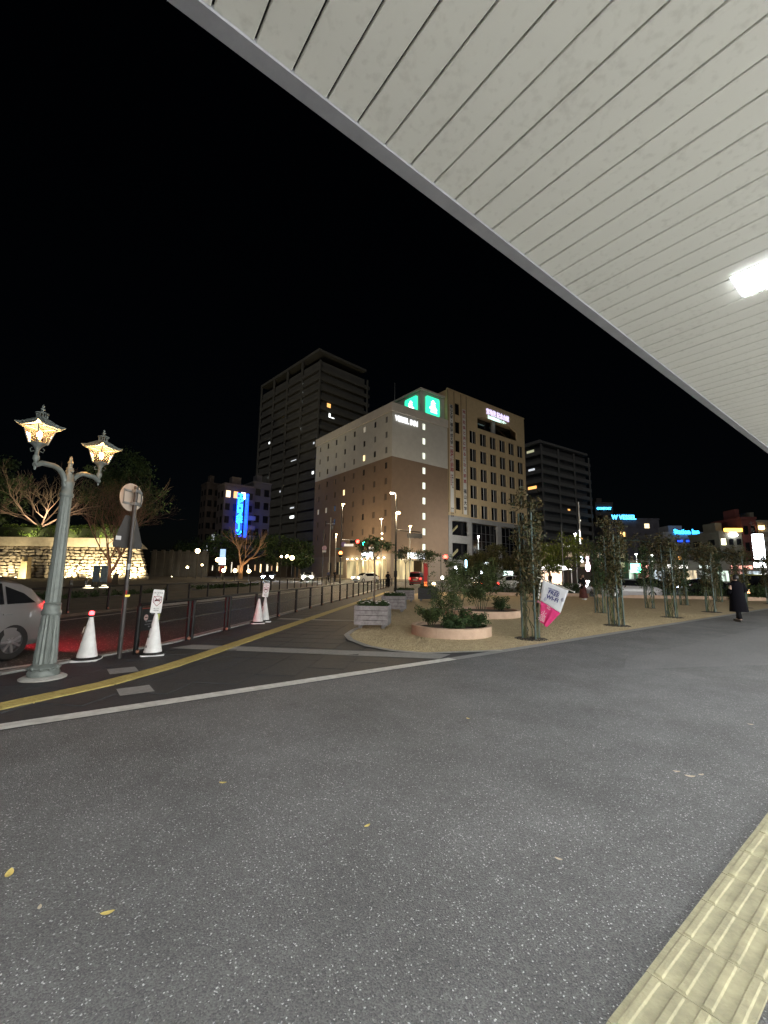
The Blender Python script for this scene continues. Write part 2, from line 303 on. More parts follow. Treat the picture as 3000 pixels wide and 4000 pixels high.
# ---------------------------------------------------------------- hotel (brown and grey, corner towards the viewer)
HX, HY = 47.7, 59.8; HZ = .95
M_hgrey = mat('hotel_grey_render', (.53, .52, .475), .85, var=.07, scale=.8, bump=.08); M_hbrown = mat('hotel_brown_tile', (.232, .163, .112), .8, var=.08, scale=.9, bump=.08); M_hpar = mat('hotel_parapet', (.60, .56, .50), .8, var=.08, scale=1); M_hbase = mat('hotel_base_tile', (.28, .225, .175), .75, var=.1, scale=1.5)
hotel = thing('hotel_building', 'tall brown and grey hotel with green cube signs on its roof', 'building', HX, HY, z=HZ)
WX, WY = 14.8, 29.3
def wall_holes(b, axis, u0, u1, z0, z1, holes, depth, d=.25):
    """wall slab in the plane y=0 (axis 'x') or x=0 (axis 'y'), split round rectangular openings"""
    zsn = sorted({z0, z1, *[h[2] for h in holes], *[h[3] for h in holes]}); zsn = [z for z in zsn if z0 <= z <= z1]
    for za, zb in zip(zsn, zsn[1:]):
        zm = (za+zb)/2; hs_ = sorted([(h[0], h[1]) for h in holes if h[2] < zm < h[3]]); u = u0
        for a, c in hs_+[(u1, u1)]:
            if a > u+1e-4:
                if axis == 'x': b.b2(u, a, depth, depth+d, za, zb)
                else: b.b2(depth, depth+d, u, a, za, zb)
            u = max(u, c)
ZB = 22.75; ZT = 33.2; ROW = [30.3-3.01*i for i in range(9)]
rw = [(7.75, 8.62, z-.68, z+.70) for z in ROW]
lw = [(1.75+3.65*k-.38, 1.75+3.65*k+.38, z-.62, z+.62) for z in ROW[:8] for k in range(8)]
for nm, m, z0, z1 in (('upper_wall', M_hgrey, ZB, 31.55), ('lower_wall', M_hbrown, 4.75, ZB)):
    b = MB(); wall_holes(b, 'x', 0, WX, z0, z1, rw, 0); wall_holes(b, 'y', .25, WY, z0, z1, lw, 0); b.b2(.25, WX, WY-.3, WY, z0, z1); b.b2(WX-.3, WX, .25, WY-.3, z0, z1); b.build(nm, m, hotel)
MB().b2(-.25, WX+.0, -.25, .35, 31.55, ZT).b2(-.25, .35, .35, WY+.1, 31.55, ZT).b2(.35, WX, WY-.4, WY+.1, 31.55, ZT).b2(WX-.4, WX, .35, WY-.4, 31.55, ZT).build('parapet', M_hpar, hotel)
MB().b2(.3, WX-.4, .3, WY-.4, 31.6, 31.9).build('roof', M_conc, hotel)
M_wlit = room('stair_window_light', (.95, 1, .82), 1.5, .8, .75); M_wcurt = glow('warm_window_light', (1, .75, .38), 2.2); M_wpale = glow('pale_window_light', (.9, .82, .66), .32); M_curt = mat('drawn_curtain', (.20, .20, .19), .8); M_frame = mat('window_frame', (.10, .10, .10), .5)
for i, (a, c, z0, z1) in enumerate(rw):
    p = MB().b2(a, c, .14, .18, z0, z1).build('window', M_wlit, hotel); MB().b2(a, c, .08, .135, z0, z0+.05).b2(a, c, .08, .135, z1-.05, z1).b2(a, a+.05, .08, .135, z0+.05, z1-.05).b2(c-.05, c, .08, .135, z0+.05, z1-.05).b2((a+c)/2-.07, (a+c)/2+.07, .09, .135, z1-.32, z1-.18).build('frame', M_frame, p)
lit = {(2, 2): M_wcurt, (4, 4): M_wcurt, (5, 7): M_wpale, (5, 6): M_wpale}; lit[(0, 2)] = M_wpale
for j, z in enumerate(ROW[:8]):
    for k in range(8):
        y = 1.75+3.65*k; m = lit.get((j, k)) or ((M_glassdark if random.random() < .55 else M_curt) if j < 3 else (M_glassdark if random.random() < .18 else mat('brown_curtain', (.115, .085, .062), .8)))
        p = MB().b2(.12, .16, y-.38, y+.38, z-.62, z+.62).build('window', m, hotel); MB().b2(.07, .115, y-.38, y+.38, z-.62, z-.57).b2(.07, .115, y-.02, y+.02, z-.57, z+.62).build('frame', M_frame, p)
# ground floor: lit lobby on both faces
M_lob = room('lobby_light', (1, .80, .40), .75, .8, .3); M_lob2 = room('cafe_light', (1, .68, .32), .9, .6, .4)
b = MB(); lob = [(1.2, 14.6, .15, 3.7), (15.8, 18.8, .9, 3.5), (20.5, 22, .6, 3.5)]; wall_holes(b, 'y', .25, WY, 0, 4.75, lob, 0); lobx = [(.8, 7.8, .15, 3.75)]; wall_holes(b, 'x', 0, WX, 0, 4.75, lobx, 0); b.b2(WX-.3, WX, .25, WY, 0, 4.75); b.build('base_wall', M_hbase, hotel)
MB().b2(3.2, 3.25, 1.2, 22.5, 0, 4.6).build('lobby_wall', M_lob, hotel); MB().b2(.8, 8.4, 3.3, 3.35, 0, 4.6).build('lobby_wall', M_lob, hotel)
MB().b2(.26, 9, .26, 23, -.02, .02).build('lobby_floor', mat('lobby_floor', (.55, .48, .38), .4), hotel); MB().b2(.26, 9, .26, 23, 3.8, 3.9).build('lobby_ceiling', M_white, hotel)
for k in range(6): MB().lathe([(.16, 0), (.16, 3.79)], 12, (1.3, 3.2+k*1.85, .02)).build('column', mat('lobby_column', (.6, .5, .35), .5), hotel, 40)
for k in range(8): MB().lathe([(.05, 0), (.13, .05), (.13, .16)], 10, (-.12, 1.8+k*1.75, 3.95)).build('downlight', glow('downlight', (1, .86, .55), 26), hotel)
pn = MB()
for y in (15.8, 16.8, 17.8, 18.75): pn.b2(.1, .16, y-.05, y+.05, .9, 3.5)
pn.b2(.1, .16, 15.8, 18.8, 2.4, 2.5).build('window_frame', M_frame, hotel)
for (x0, y0, tx) in ((.4, 5, 'a'), (2.5, 10, 'b')): lamp('POINT', (1.6, y0, 3.3), 330, (1, .8, .45), hotel, .3)
lamp('POINT', (4, 1.6, 3.3), 300, (1, .82, .5), hotel, .3)
for y_ in (2.5, 7.5, 12.5): lamp('POINT', (-1.3, y_, 3.6), 300, (1, .84, .52), hotel, .2)
lamp('POINT', (5, -1.5, 3.6), 420, (1, .84, .52), hotel, .2)
M_let = glow('white_letters', (.95, .97, 1), 1.25)
text('sign_letters', 'VESSEL INN', 1.55, M_let, hotel, (3.5, -.14, 30.25), FS, .1, 'CENTER', .015, .72)
text('sign_letters', 'VESSEL INN', .85, M_let, hotel, (6.2, -.14, 4.55), FS, .08, 'CENTER', .01, .75); MB().b2(4.0, 8.4, -.05, -.003, 4.0, 5.1).build('sign_board', glow('sign_backlight', (.72, .86, 1), 1.1), hotel)
text('sign_letters', 'VESSEL INN', .8, M_let, hotel, (-.16, 7.2, 4.75), FW, .08, 'CENTER', .03, .8); MB().b2(-.05, -.003, 5.3, 9.1, 4.25, 5.25).build('sign_board', MATS['sign_backlight'], hotel)
# roof block with the two green box signs
MB().b2(8.0, WX-.05, .8, 10.5, 31.9, 38.35).build('roof_block', M_hgrey, hotel); MB().b2(7.75, WX, .55, 10.75, 38.35, 38.75).build('roof_block_cap', M_hpar, hotel); MB().tube([(8.6, 10, 38.7), (8.6, 10, 43.5)], [.07, .03], 6).build('antenna', M_steel, hotel)
M_sgn = room('green_sign_light', (.03, .95, .48), 1.7, .5, .8); M_emb = glow('sign_emblem', (.8, 1, .95), 3.2)
def rounded(w_, h_, r, n=4):
    out = []
    for cx, cz, a0 in ((w_-r, h_-r, 0), (-w_+r, h_-r, 90), (-w_+r, -h_+r, 180), (w_-r, -h_+r, 270)):
        for i in range(n+1): a = R(a0+90*i/n); out.append((cx+r*math.cos(a), cz+r*math.sin(a)))
    return out
EMB = [(-.2, 1.35), (.2, 1.35), (.35, 1.0), (.75, .85), (.45, .55), (.7, .2), (.4, .05), (.95, -.35), (1.25, -.7), (.85, -.75), (1.2, -1.45), (-.8, -1.45), (-.65, -.8), (-1.15, -.65), (-1.0, -.25), (-.4, .1), (-.75, .4), (-.45, .65), (-.7, .9), (-.35, 1.0)]
for loc, rot in (((11.15, .62, 35.5), 0), ((7.82, 3.6, 35.5), R(-90))):
    s_ = MB().prism(rounded(1.85, 1.95, .35), -.16, .16).build('sign_box', M_sgn, hotel, 30); s_.location = loc; s_.rotation_euler = (0, 0, rot)
    MB().prism([(x*.95, z*.95) for x, z in EMB], -.18, -.162).build('emblem', M_emb, s_)

# ---------------------------------------------------------------- tan hall building beside the hotel
UX = HX+14.85; uni = thing('hall_building', 'tan office hall with two vertical white banners and square windows', 'building', UX, HY, z=HZ)
M_tan = mat('tan_render', (.52, .40, .235), .8, var=.08, scale=1.2, bump=.1); M_ugrey = mat('grey_stone_cladding', (.27, .27, .265), .7, var=.1, scale=2)
UW = 27.4; UT = 40.2; U0 = 13.15
wz = [31.35-4.13*i for i in range(5)]; wxs = [8.05+3.48*i for i in range(6)]
hol = [(x-1.17, x+1.17, z-1.45, z+1.45) for z in wz for x in wxs]; hol += [(2.3, 3.85, 36.5-4.13*i-1.3, 36.5-4.13*i+1.3) for i in range(6)]
b = MB(); rec = (9.6, 24.2, 33.8, 37.0); wall_holes(b, 'x', 0, UW, U0, UT, hol+[rec], 0, .35); b.b2(0, .35, .35, 22, U0, UT); b.b2(UW-.35, UW, .35, 22, U0, UT); b.b2(.35, UW-.35, 21.7, 22, U0, UT); b.build('wall', M_tan, uni)
MB().add([(9.6, .02, 37.0), (9.6, .02, 36.3), (12.2, .02, 37.0)]+[(9.6, .33, 37.0), (9.6, .33, 36.3), (12.2, .33, 37.0)], [(0, 1, 2), (3, 5, 4), (1, 4, 5, 2)]).add([(24.2, .02, 37.0), (21.4, .02, 37.0), (24.2, .02, 36.0), (24.2, .33, 37.0), (21.4, .33, 37.0), (24.2, .33, 36.0)], [(0, 1, 2), (3, 5, 4), (1, 4, 5, 2)]).build('recess_corner', M_tan, uni)
MB().b2(9.6, 24.2, 1.8, 1.85, 33.6, 37.2).build('recess_glazing', M_glassdark, uni); MB().lathe([(.55, 33.7), (.55, 37.1)], 14, (16.2, .9, 0)).build('recess_column', M_ugrey, uni, 40); MB().b2(9.6, 24.2, .36, 1.8, 33.5, 33.79).b2(9.6, 24.2, .36, 1.8, 37.1, 37.4).build('recess_slab', M_tan, uni)
M_bar = mat('pale_mullion', (.42, .43, .42), .5)
wpane = MB().b2(-1.17, 1.17, .28, .32, -1.45, 1.45).mesh('window', M_glassdark); wbar = MB().b2(-.07, .07, .18, .275, -1.45, 1.45).mesh('mullion', M_bar); wcur = MB().b2(.55, 1.12, .24, .272, -1.4, 1.4).mesh('blind', mat('grey_blind', (.09, .085, .075), .8))
for z in wz:
    for x in wxs:
        p = obj('window', wpane, uni, (x, 0, z)); obj('mullion', wbar, p); obj('blind', wcur, p)
wd = MB().b2(-.775, .775, .25, .3, -1.3, 1.3).mesh('stair_window', M_glassdark)
for i in range(6): obj('stair_window', wd, uni, (3.075, 0, 36.5-4.13*i))
for x in (2.0, 4.15, .12, 5.9): MB().b2(x-.05, x+.05, -.1, -.002, U0+.6, UT).build('rib', mat('brown_rib', (.18, .14, .08), .6), uni)
MB().b2(-.05, UW+.1, -.1, .3, UT+.002, UT+.3).build('parapet_cap', M_tan, uni); MB().b2(.3, UW-.3, .3, 21.8, UT-.4, UT-.1).build('roof', M_conc, uni)
M_ban = mat('banner_cloth', (.62, .62, .60), .8, var=.04); M_bink = mat('banner_black', (.03, .03, .03), .8); M_bred = mat('banner_red', (.35, .02, .03), .8)
for x0, z0, z1, body in ((1.05, 13.85, 37.0, None), (5.0, 13.75, 36.9, None)): MB().b2(x0-.48, x0+.48, -.14, -.102, z0, z1).build('banner', M_ban, uni)
def vtext(s, x, z, size, step, m, y=-.15):
    for ch in s:
        if ch != ' ': text('banner_letter', ch, size, m, uni, (x, y, z), FS, .004, 'CENTER', size*.022)
        z -= step
    return z
z = vtext('福山大学・福山平成大学', 1.05, 36.5, .85, .80, M_bink); z = vtext('一般選抜前期', 1.05, z-.1, 1.0, .98, M_bred)
for c, s_ in ((.82, '出願受付中'), (1.26, '試験二月上旬')):
    vtext(s_, c, z-.2, .42, .5, M_bred if c < 1 else M_bink)
for c in (.82, 1.26): vtext('薬工経済', c, z-7.2, .42, .5, M_bink)
z = vtext('地域社会と共に揺るぎなく前進', 5.0, 36.3, .88, 1.19, M_bred); vtext('福山大学', 5.0, z-1.0, .95, 1.25, M_bink)
M_uni = glow('violet_letters', (.74, .66, 1), 1.15); M_uni2 = glow('mint_letters', (.7, 1, .92), 1.2)
text('sign_letters', '宮地茂 記念会館', 1.5, M_uni, uni, (16.9, -.12, 38.5), FS, .08, 'CENTER', .02, .78); text('sign_letters', '社会連携推進センター', .85, M_uni2, uni, (16.6, -.12, 37.25), FS, .08, 'CENTER', .015, .8)
# stone base with columns and curtain wall
b = MB(); b.b2(0, UW, -.15, .3, 12.2, 13.15)
for x0, x1 in ((-.05, .9), (5.9, 6.9), (15.6, 16.9), (25.6, 26.9)): b.b2(x0, x1, -.2, .35, 0, 12.19)
b.b2(.9, 5.9, -.1, .3, 7.6, 9.2); b.b2(.9, 5.9, -.1, .3, 2.6, 4.2); b.build('stone_frame', M_ugrey, uni)
for x0, x1 in ((.9, 5.9), (6.9, 15.6), (16.9, 25.6)): MB().b2(x0, x1, .9, .95, .1, 12.15).build('curtain_glass', M_glassdark, uni)
cb = MB()
for x0, x1 in ((6.9, 15.6), (16.9, 25.6)):
    for k in range(7): x = x0+(x1-x0)*k/6; cb.b2(x-.03, x+.03, .8, .898, .1, 12.15)
    for z in (3.4, 5.1, 6.8, 8.5, 10.2): cb.b2(x0, x1, .8, .897, z-.03, z+.03)
cb.build('mullions', mat('dark_mullion', (.10, .10, .105), .5), uni)['kind'] = 'stuff'
for k in range(2): MB().add([(1.2, .85, 9.3-5*k), (3.4, .85, 11-5*k), (3.4, .85, 11.5-5*k), (1.2, .85, 9.8-5*k), (1.2, .6, 9.3-5*k), (3.4, .6, 11-5*k), (3.4, .6, 11.5-5*k), (1.2, .6, 9.8-5*k)], [(0, 1, 2, 3), (7, 6, 5, 4), (0, 4, 5, 1), (1, 5, 6, 2), (2, 6, 7, 3), (3, 7, 4, 0)]).build('stair_flight', mat('stair_yellow', (.4, .36, .2), .7), uni)
MB().b2(17.2, 22.2, .86, .899, .3, 2.3).build('shop_window', room('office_light', (.8, 1, .93), 2.6, .8, .4), uni); MB().b2(9.3, 13.2, -.3, -.24, 3.5, 4.0).build('shop_sign', glow('office_sign', (.85, .95, 1), 3), uni)

# ---------------------------------------------------------------- balcony towers
def tower(name, label, x, y, rz, wx, wy, floors, fh, m, m2, bays_x, bays_y, lights, z0=0, podium=4, bd=1.4, cat='building', cap=1.0):
    """main block with balcony slabs on the -y face (along x) and gallery slabs on the -x face (along y)"""
    t = thing(name, label, cat, x, y, rz); H_ = podium+floors*fh
    MB().b2(bd, wx-1.2, bd, wy, 0, H_+.1).build('block', m2, t)
    for i in range(floors):
        z = podium+i*fh
        MB().b2(.1, wx+.5, .12, bd-.02, z, z+.2).b2(.05, wx+.55, -.02, .118, z-.15, z+1.05).b2(wx+.552, wx+.65, -.02, 5, z-.15, z+1.05).b2(wx-1.2, wx+.55, bd-.01, 5, z, z+.2).build('balcony', m, t)
        MB().b2(.12, bd-.02, bd+.02, wy, z, z+.2).b2(-.02, .118, .13, wy, z-.15, z+1.05).build('gallery', m, t)
    for k in range(bays_x+1): xx = .2+(wx-.6)*k/bays_x; MB().b2(xx-.28, xx+.28, -.25, -.03, 0, H_).build('pier', m, t)
    for k in range(1, bays_y+1): yy = .2+(wy-.5)*k/bays_y; MB().b2(-.45, -.03, yy-.3, yy+.3, 0, H_+cap*2.6).build('pier', m, t)
    MB().b2(-.46, bd, -.2, wy+.1, H_+cap*2.6, H_+cap*2.6+.9).b2(bd, wx-1, -.2, wy, H_+cap*2.6+.1, H_+cap*2.6+.8).build('roof', m, t)
    for face, u, i, w_, h_, kind in lights:
        z = podium+i*fh+1.15
        if face == 'x': MB().b2(u, u+w_, bd-.07, bd-.01, z, z+h_).build('lit_window', kind, t)
        else: MB().b2(bd-.07, bd-.01, u, u+w_, z, z+h_).build('lit_window', kind, t)
    return t
M_tw = mat('tower_concrete', (.14, .14, .128), .85, var=.12, scale=.5); M_tw2 = mat('tower_wall', (.15, .15, .14), .85, var=.15, scale=.4)
G_or = glow('orange_room', (1, .5, .14), 1.6); G_wh = glow('white_room', (.95, 1, .98), 3.0); G_dim = glow('dim_room', (.8, .85, .9), .8)
tower('apartment_tower', 'dark high-rise apartment tower with gallery slabs behind the hotel', 57.4, 107.3, R(6), 19.5, 36, 18, 3.02, M_tw, M_tw2, 1, 4,
      [('x', 3.6, 13, 1.3, 1.4, G_or), ('x', 4.4, 12, .5, 1.4, G_wh), ('x', 5.0, 12, 1.4, .35, G_wh), ('y', 9.6, 15, .5, .9, G_wh), ('y', 9.6, 14, .5, .9, G_wh), ('y', 9.6, 11, .5, 1.2, G_wh), ('y', 9.6, 16, .4, .6, G_wh), ('y', 28.8, 11, .8, .9, G_wh), ('y', 11.5, 8, 3, .4, G_dim), ('y', 28.3, 7, .5, 1.1, G_wh), ('y', 1.6, 6, .8, .9, G_wh), ('y', 28, 4, .7, 1.1, G_wh), ('y', 11.5, 3, 2.2, .5, G_dim), ('y', 11.3, 2, 2.2, .8, G_wh), ('y', 28, 15, .5, .6, G_or), ('y', 27.5, 5, 1.2, .4, G_or), ('y', 1.8, 9, .6, .8, G_dim), ('y', 20, 5, .6, .7, G_dim)], podium=10.5, bd=.5)
M_ap = mat('apartment_concrete', (.14, .14, .137), .85, var=.12, scale=.5); M_ap2 = mat('apartment_wall', (.09, .09, .093), .8, var=.15, scale=.5)
tower('apartment_block', 'grey apartment block with rows of white balconies right of the tan hall', 118.3, 73.0, R(-4), 27, 16, 13, 3.0, M_ap, M_ap2, 3, 2,
      [('x', 14.2, 6, 1.2, .6, G_or), ('x', 20.5, 5, .7, .6, glow('cream_room', (1, .95, .75), 1.5)), ('x', 21, 3, .7, .6, G_or), ('x', 1, 1, 2.8, .9, glow('amber_room', (1, .7, .35), .8)), ('y', 3, 12, 2.8, 1, glow('olive_room', (.8, .8, .5), .5)), ('y', 7.2, 12, .8, .9, G_wh), ('y', 8.6, 12, .8, .9, G_wh), ('y', 2.6, 8, 3.2, 1, G_or), ('y', 7.5, 8, .8, .8, G_or), ('y', 7.6, 10, .9, .9, G_wh), ('y', 3, 10, 2.4, .8, G_dim)], podium=3.6, cap=.2, bd=.8)
def slab_building(name, label, x, y, rz, wx, wy, h, m, wins, cols, rows, lights=(), z0=2.5):
    t = thing(name, label, 'building', x, y, rz); MB().b2(0, wx, 0, wy, 0, h).build('wall', m, t); MB().b2(-.15, wx+.15, -.15, wy+.15, h+.002, h+.5).build('parapet', m, t)
    if h > 9: MB().b2(wx*.3, wx*.6, wy*.3, wy*.7, h+.5, h+2.6).build('stair_head', m, t)
    fx = wx/cols; fz = (h-z0-.6)/rows
    for j in range(rows):
        for i in range(cols):
            a = (i+.5)*fx; z = z0+(j+.5)*fz; m_ = dict(lights).get((i, j)) or wins; p = MB().b2(a-fx*.28, a+fx*.28, -.09, -.003, z-fz*.26, z+fz*.26).build('window', m_, t)
    cy = max(2, int(wy/4)); fy = wy/cy
    for j in range(rows):
        for i in range(cy): y_ = (i+.5)*fy; z = z0+(j+.5)*fz; MB().b2(-.09, -.003, y_-fy*.2, y_+fy*.2, z-fz*.24, z+fz*.24).build('window', wins, t)
    return t
M_bd1 = mat('dim_brown_wall', (.07, .055, .048), .85, scale=.6); M_bd2 = mat('dim_grey_wall', (.17, .17, .18), .85, scale=.6); M_bd3 = mat('cream_wall', (.17, .16, .135), .85, scale=.6); M_bd4 = mat('maroon_wall', (.11, .03, .028), .8, scale=.6)
slab_building('office_block', 'narrow dark brown block at the far left of the skyline', 28.9, 111, R(2), 3.4, 4.5, 23.0, M_bd1, M_glassdark, 2, 7, {(1, 0): G_or, (0, 1): G_dim, (1, 2): G_dim}.items())
t = slab_building('inn_building', 'mid-rise inn with blue vertical neon signs left of the tower', 30.9, 103.0, R(2), 7.4, 5, 21.8, mat('mauve_wall', (.12, .10, .10), .85), M_glassdark, 4, 6, {(0, 5): glow('peach_room', (1, .72, .45), 2), (1, 5): G_or, (2, 5): glow('cream_room2', (1, .92, .7), 4)}.items())
for k in range(5): MB().b2(3.6, 7.6, -1.2, -.1, 4+k*2.4, 4.15+k*2.4).b2(3.6, 7.6, -1.25, -1.2, 4+k*2.4, 5.1+k*2.4).build('balcony', M_bd2, t)
M_neon = glow('cyan_neon', (.02, .62, 1), 6.5); M_neon2 = glow('blue_neon', (.01, .08, 1), 2.4); M_neon3 = glow('blue_neon_bright', (.02, .30, 1), 5)
for (px, rz_, sx_, mm, mb_) in ((3.3, 0, 1.35, M_neon, 1), (5.0, R(-50), .7, glow('blue_neon_soft', (.01, .16, 1), 2.2), 2)):
    s_ = obj('vertical_sign', MB().b2(-.85*sx_/1.5, .85*sx_/1.5, -.12, .12, -5.3, 5.3).mesh('vertical_sign', M_neon2), t, (px, -1.75, 14.6), (0, 0, rz_))
    for k, ch in enumerate('エビロスホ｜ン'): text('neon_letter', ch, 1.75, mm, s_, (0, -.16, 4.4-1.47*k), FS, .03, 'CENTER', .06, sx_/1.5)
lamp('POINT', (6.4, -3.2, 14), 320, (.05, .12, 1), t, .8)
slab_building('corner_building', 'low dark building between the inn and the tower', 38.4, 104, R(2), 4.6, 6, 23.5, mat('slate_wall', (.11, .11, .13), .85), M_glassdark, 2, 6)
# right-hand skyline
def roof_sign(t, s, x, z, size, m, back=None, sx=.9):
    text('sign_letters', s, size, m, t, (x, -.35, z), FS, .06, 'CENTER', size*.03, sx)
    return t
M_bs = glow('blue_sign_panel', (.005, .02, .7), .16); FRZ = HEAD-R(90)-R(40)
t = slab_building('far_hotel', 'distant dark block with a small blue rooftop sign', 161.4, 77.7, R(-40), 6.6, 10, 29.2, M_bd1, M_glassdark, 2, 8); roof_sign(t, 'COMFORT', 3.1, 27.2, 1.25, glow('sky_blue_letters', (.06, .5, 1), 6), M_bs)
t = slab_building('blue_sign_hotel', 'distant blue grey hotel with wide blue rooftop sign', 144.5, 65.2, R(-40), 16, 14, 20.2, mat('blue_grey_wall', (.13, .13, .165), .8), mat('dim_pane', (.12, .12, .15), .3), 6, 6, {(1, 4): glow('amber_room2', (1, .6, .2), 3), (5, 3): G_or, (4, 5): glow('cream_room3', (1, .8, .45), 2)}.items()); roof_sign(t, 'W VESSEL', 4.6, 20.9, 2.0, MATS['sky_blue_letters'], M_bs)
t = slab_building('inn_block', 'pale inn with a blue illuminated sign above white wall', 124.6, 42.9, R(-42), 11.5, 12, 12.4, mat('pale_blue_wall', (.30, .31, .35), .8), mat('dim_pane2', (.10, .11, .13), .3), 5, 4, {(1, 1): G_or, (3, 2): G_dim}.items()); roof_sign(t, 'Station Inn', 5.6, 12.9, 1.75, glow('blue_letters', (.03, .42, 1), 6), M_bs, .82)
for k in range(3): MB().b2(3.2+k*2.2, 4.5+k*2.2, -.3, -.2, 10.3, 10.8).build('neon_badge', M_neon2, t)
t = slab_building('shop_block', 'cream building with warm signs beside the maroon block', 111.4, 27.9, R(-42), 4.6, 10, 10.6, M_bd3, M_glassdark, 3, 3, {(0, 2): glow('yellow_shop', (1, .95, .6), 4)}.items()); MB().b2(1.0, 4.4, -.6, -.1, 10.9, 11.6).build('sign_board', glow('amber_sign', (1, .55, .08), 4), t); MB().b2(2.0, 3.4, -.5, -.1, 10.0, 10.5).build('lamp_box', M_cool, t)
t = slab_building('maroon_block', 'maroon narrow block with pale lettering on the right skyline', 114.9, 24.7, R(-42), 2.9, 9, 13.6, M_bd4, M_glassdark, 2, 3); text('sign_letters', '七', 1.1, M_bd2, t, (2, -.1, 12.6), FS); text('sign_letters', 'ル', 1.1, M_bd2, t, (2, -.1, 11.2), FS)
t = slab_building('grey_block', 'beige grey block at the right end of the skyline', 117.2, 22.6, R(-42), 2.6, 9, 12.9, M_bd3, mat('pale_pane', (.3, .3, .28), .3), 1, 5); MB().b2(.1, 1.0, -.5, -.1, 11.4, 12.2).build('lamp_box', glow('amber_lamp', (1, .6, .2), 8), t)
slab_building('low_block', 'low reddish shop building behind the yellow van', 119.5, 19.5, R(-42), 14, 9, 7.5, M_bd3, glow('soft_shop', (.8, .75, .75), .5), 5, 2)
slab_building('low_block', 'low dark building behind the two lit green trees', 70, 44, R(-36), 16, 8, 6.5, M_bd1, glow('dim_shop', (.8, .6, .4), .25), 5, 2)
# shop row: lit ground floors at the far side of the forecourt
sr = thing('shop_row', 'row of low lit shops across the forecourt under the skyline', 'building', 86, 47, R(-42)); MB().b2(0, 62, 0, 8, 0, 4.6).build('wall', M_bd3, sr)
cols_ = [(.9, 1, .95), (1, .8, .5), (1, .97, .9), (.75, .9, 1), (1, .45, .35), (.8, 1, .85)]
for k in range(20):
    c = cols_[(k*5+2) % 6]; MB().b2(.4+3.1*k, 2.9+3.1*k, -.1, -.003, .5, 2.6).build('shop_window', room('shop_light', c, .6+.9*random.random(), 1.6, .15), sr)
    if k % 2 == 0: MB().b2(.5+3.1*k, 2.6+3.1*k+random.random()*2, -.35, -.02, 3.0, 3.7).build('shop_sign', glow(f'shop_sign_{k}', c, 1.2+2*random.random()), sr)

# ---------------------------------------------------------------- ornate double lantern post
M_verd = mat('verdigris_paint', (.165, .185, .172), .5, .25, var=.12, scale=12, bump=.12, bscale=40); M_lglass = clear('lantern_glass', (.95, .72, .45), .10, .02)
LX, LY = .06, 7.75; lp = thing('lamp_post', 'ornate green double lantern lamp post beside the silver car', 'lamp post', LX, LY, R(40.8))
MB().lathe([(.27, 0), (.275, .02), (.23, .045), (.16, .05)], 28).build('base_plate', M_conc, lp, 40)
MB().lathe([(.185, .05), (.19, .09), (.165, .13), (.18, .16), (.15, .2), (.13, .21)], 24).build('foot', M_verd, lp, 40)
for k in range(10): a = 2*PI*k/10; MB().ball((.165*math.cos(a), .165*math.sin(a), .15), .028, 8, 5).build('rosette', M_verd, lp, 60)
MB().lathe([(.138, .2), (.128, .45), (.112, .72), (.105, .86)], 32, flute=.11).build('fluted_base', M_verd, lp)
MB().lathe([(.112, .86), (.12, .88), (.12, .91), (.105, .93), (.105, 1.0), (.11, 1.015), (.09, 1.04)], 24).build('collar', M_verd, lp, 40)
MB().lathe([(.095, 1.03), (.088, 1.6), (.078, 2.2), (.072, 2.56)], 28, flute=.05).build('shaft', M_verd, lp)
MB().lathe([(.08, 2.55), (.088, 2.57), (.088, 2.6), (.074, 2.62), (.07, 2.72), (.08, 2.74), (.08, 2.78), (.064, 2.8), (.06, 2.86)], 24).build('capital', M_verd, lp, 40)
MB().lathe([(.05, 2.85), (.05, 2.9), (.034, 2.91), (.034, 2.95), (.045, 2.965), (.045, 2.99), (.028, 3.0), (.028, 3.05), (.038, 3.06), (.03, 3.09), (.018, 3.1), (.02, 3.14), (.004, 3.17)], 16).build('finial', M_verd, lp, 40)
for s_ in (-1, 1): MB().ball((0, s_*.045, 2.94), .025, 8, 6).build('boss', M_verd, lp, 60)
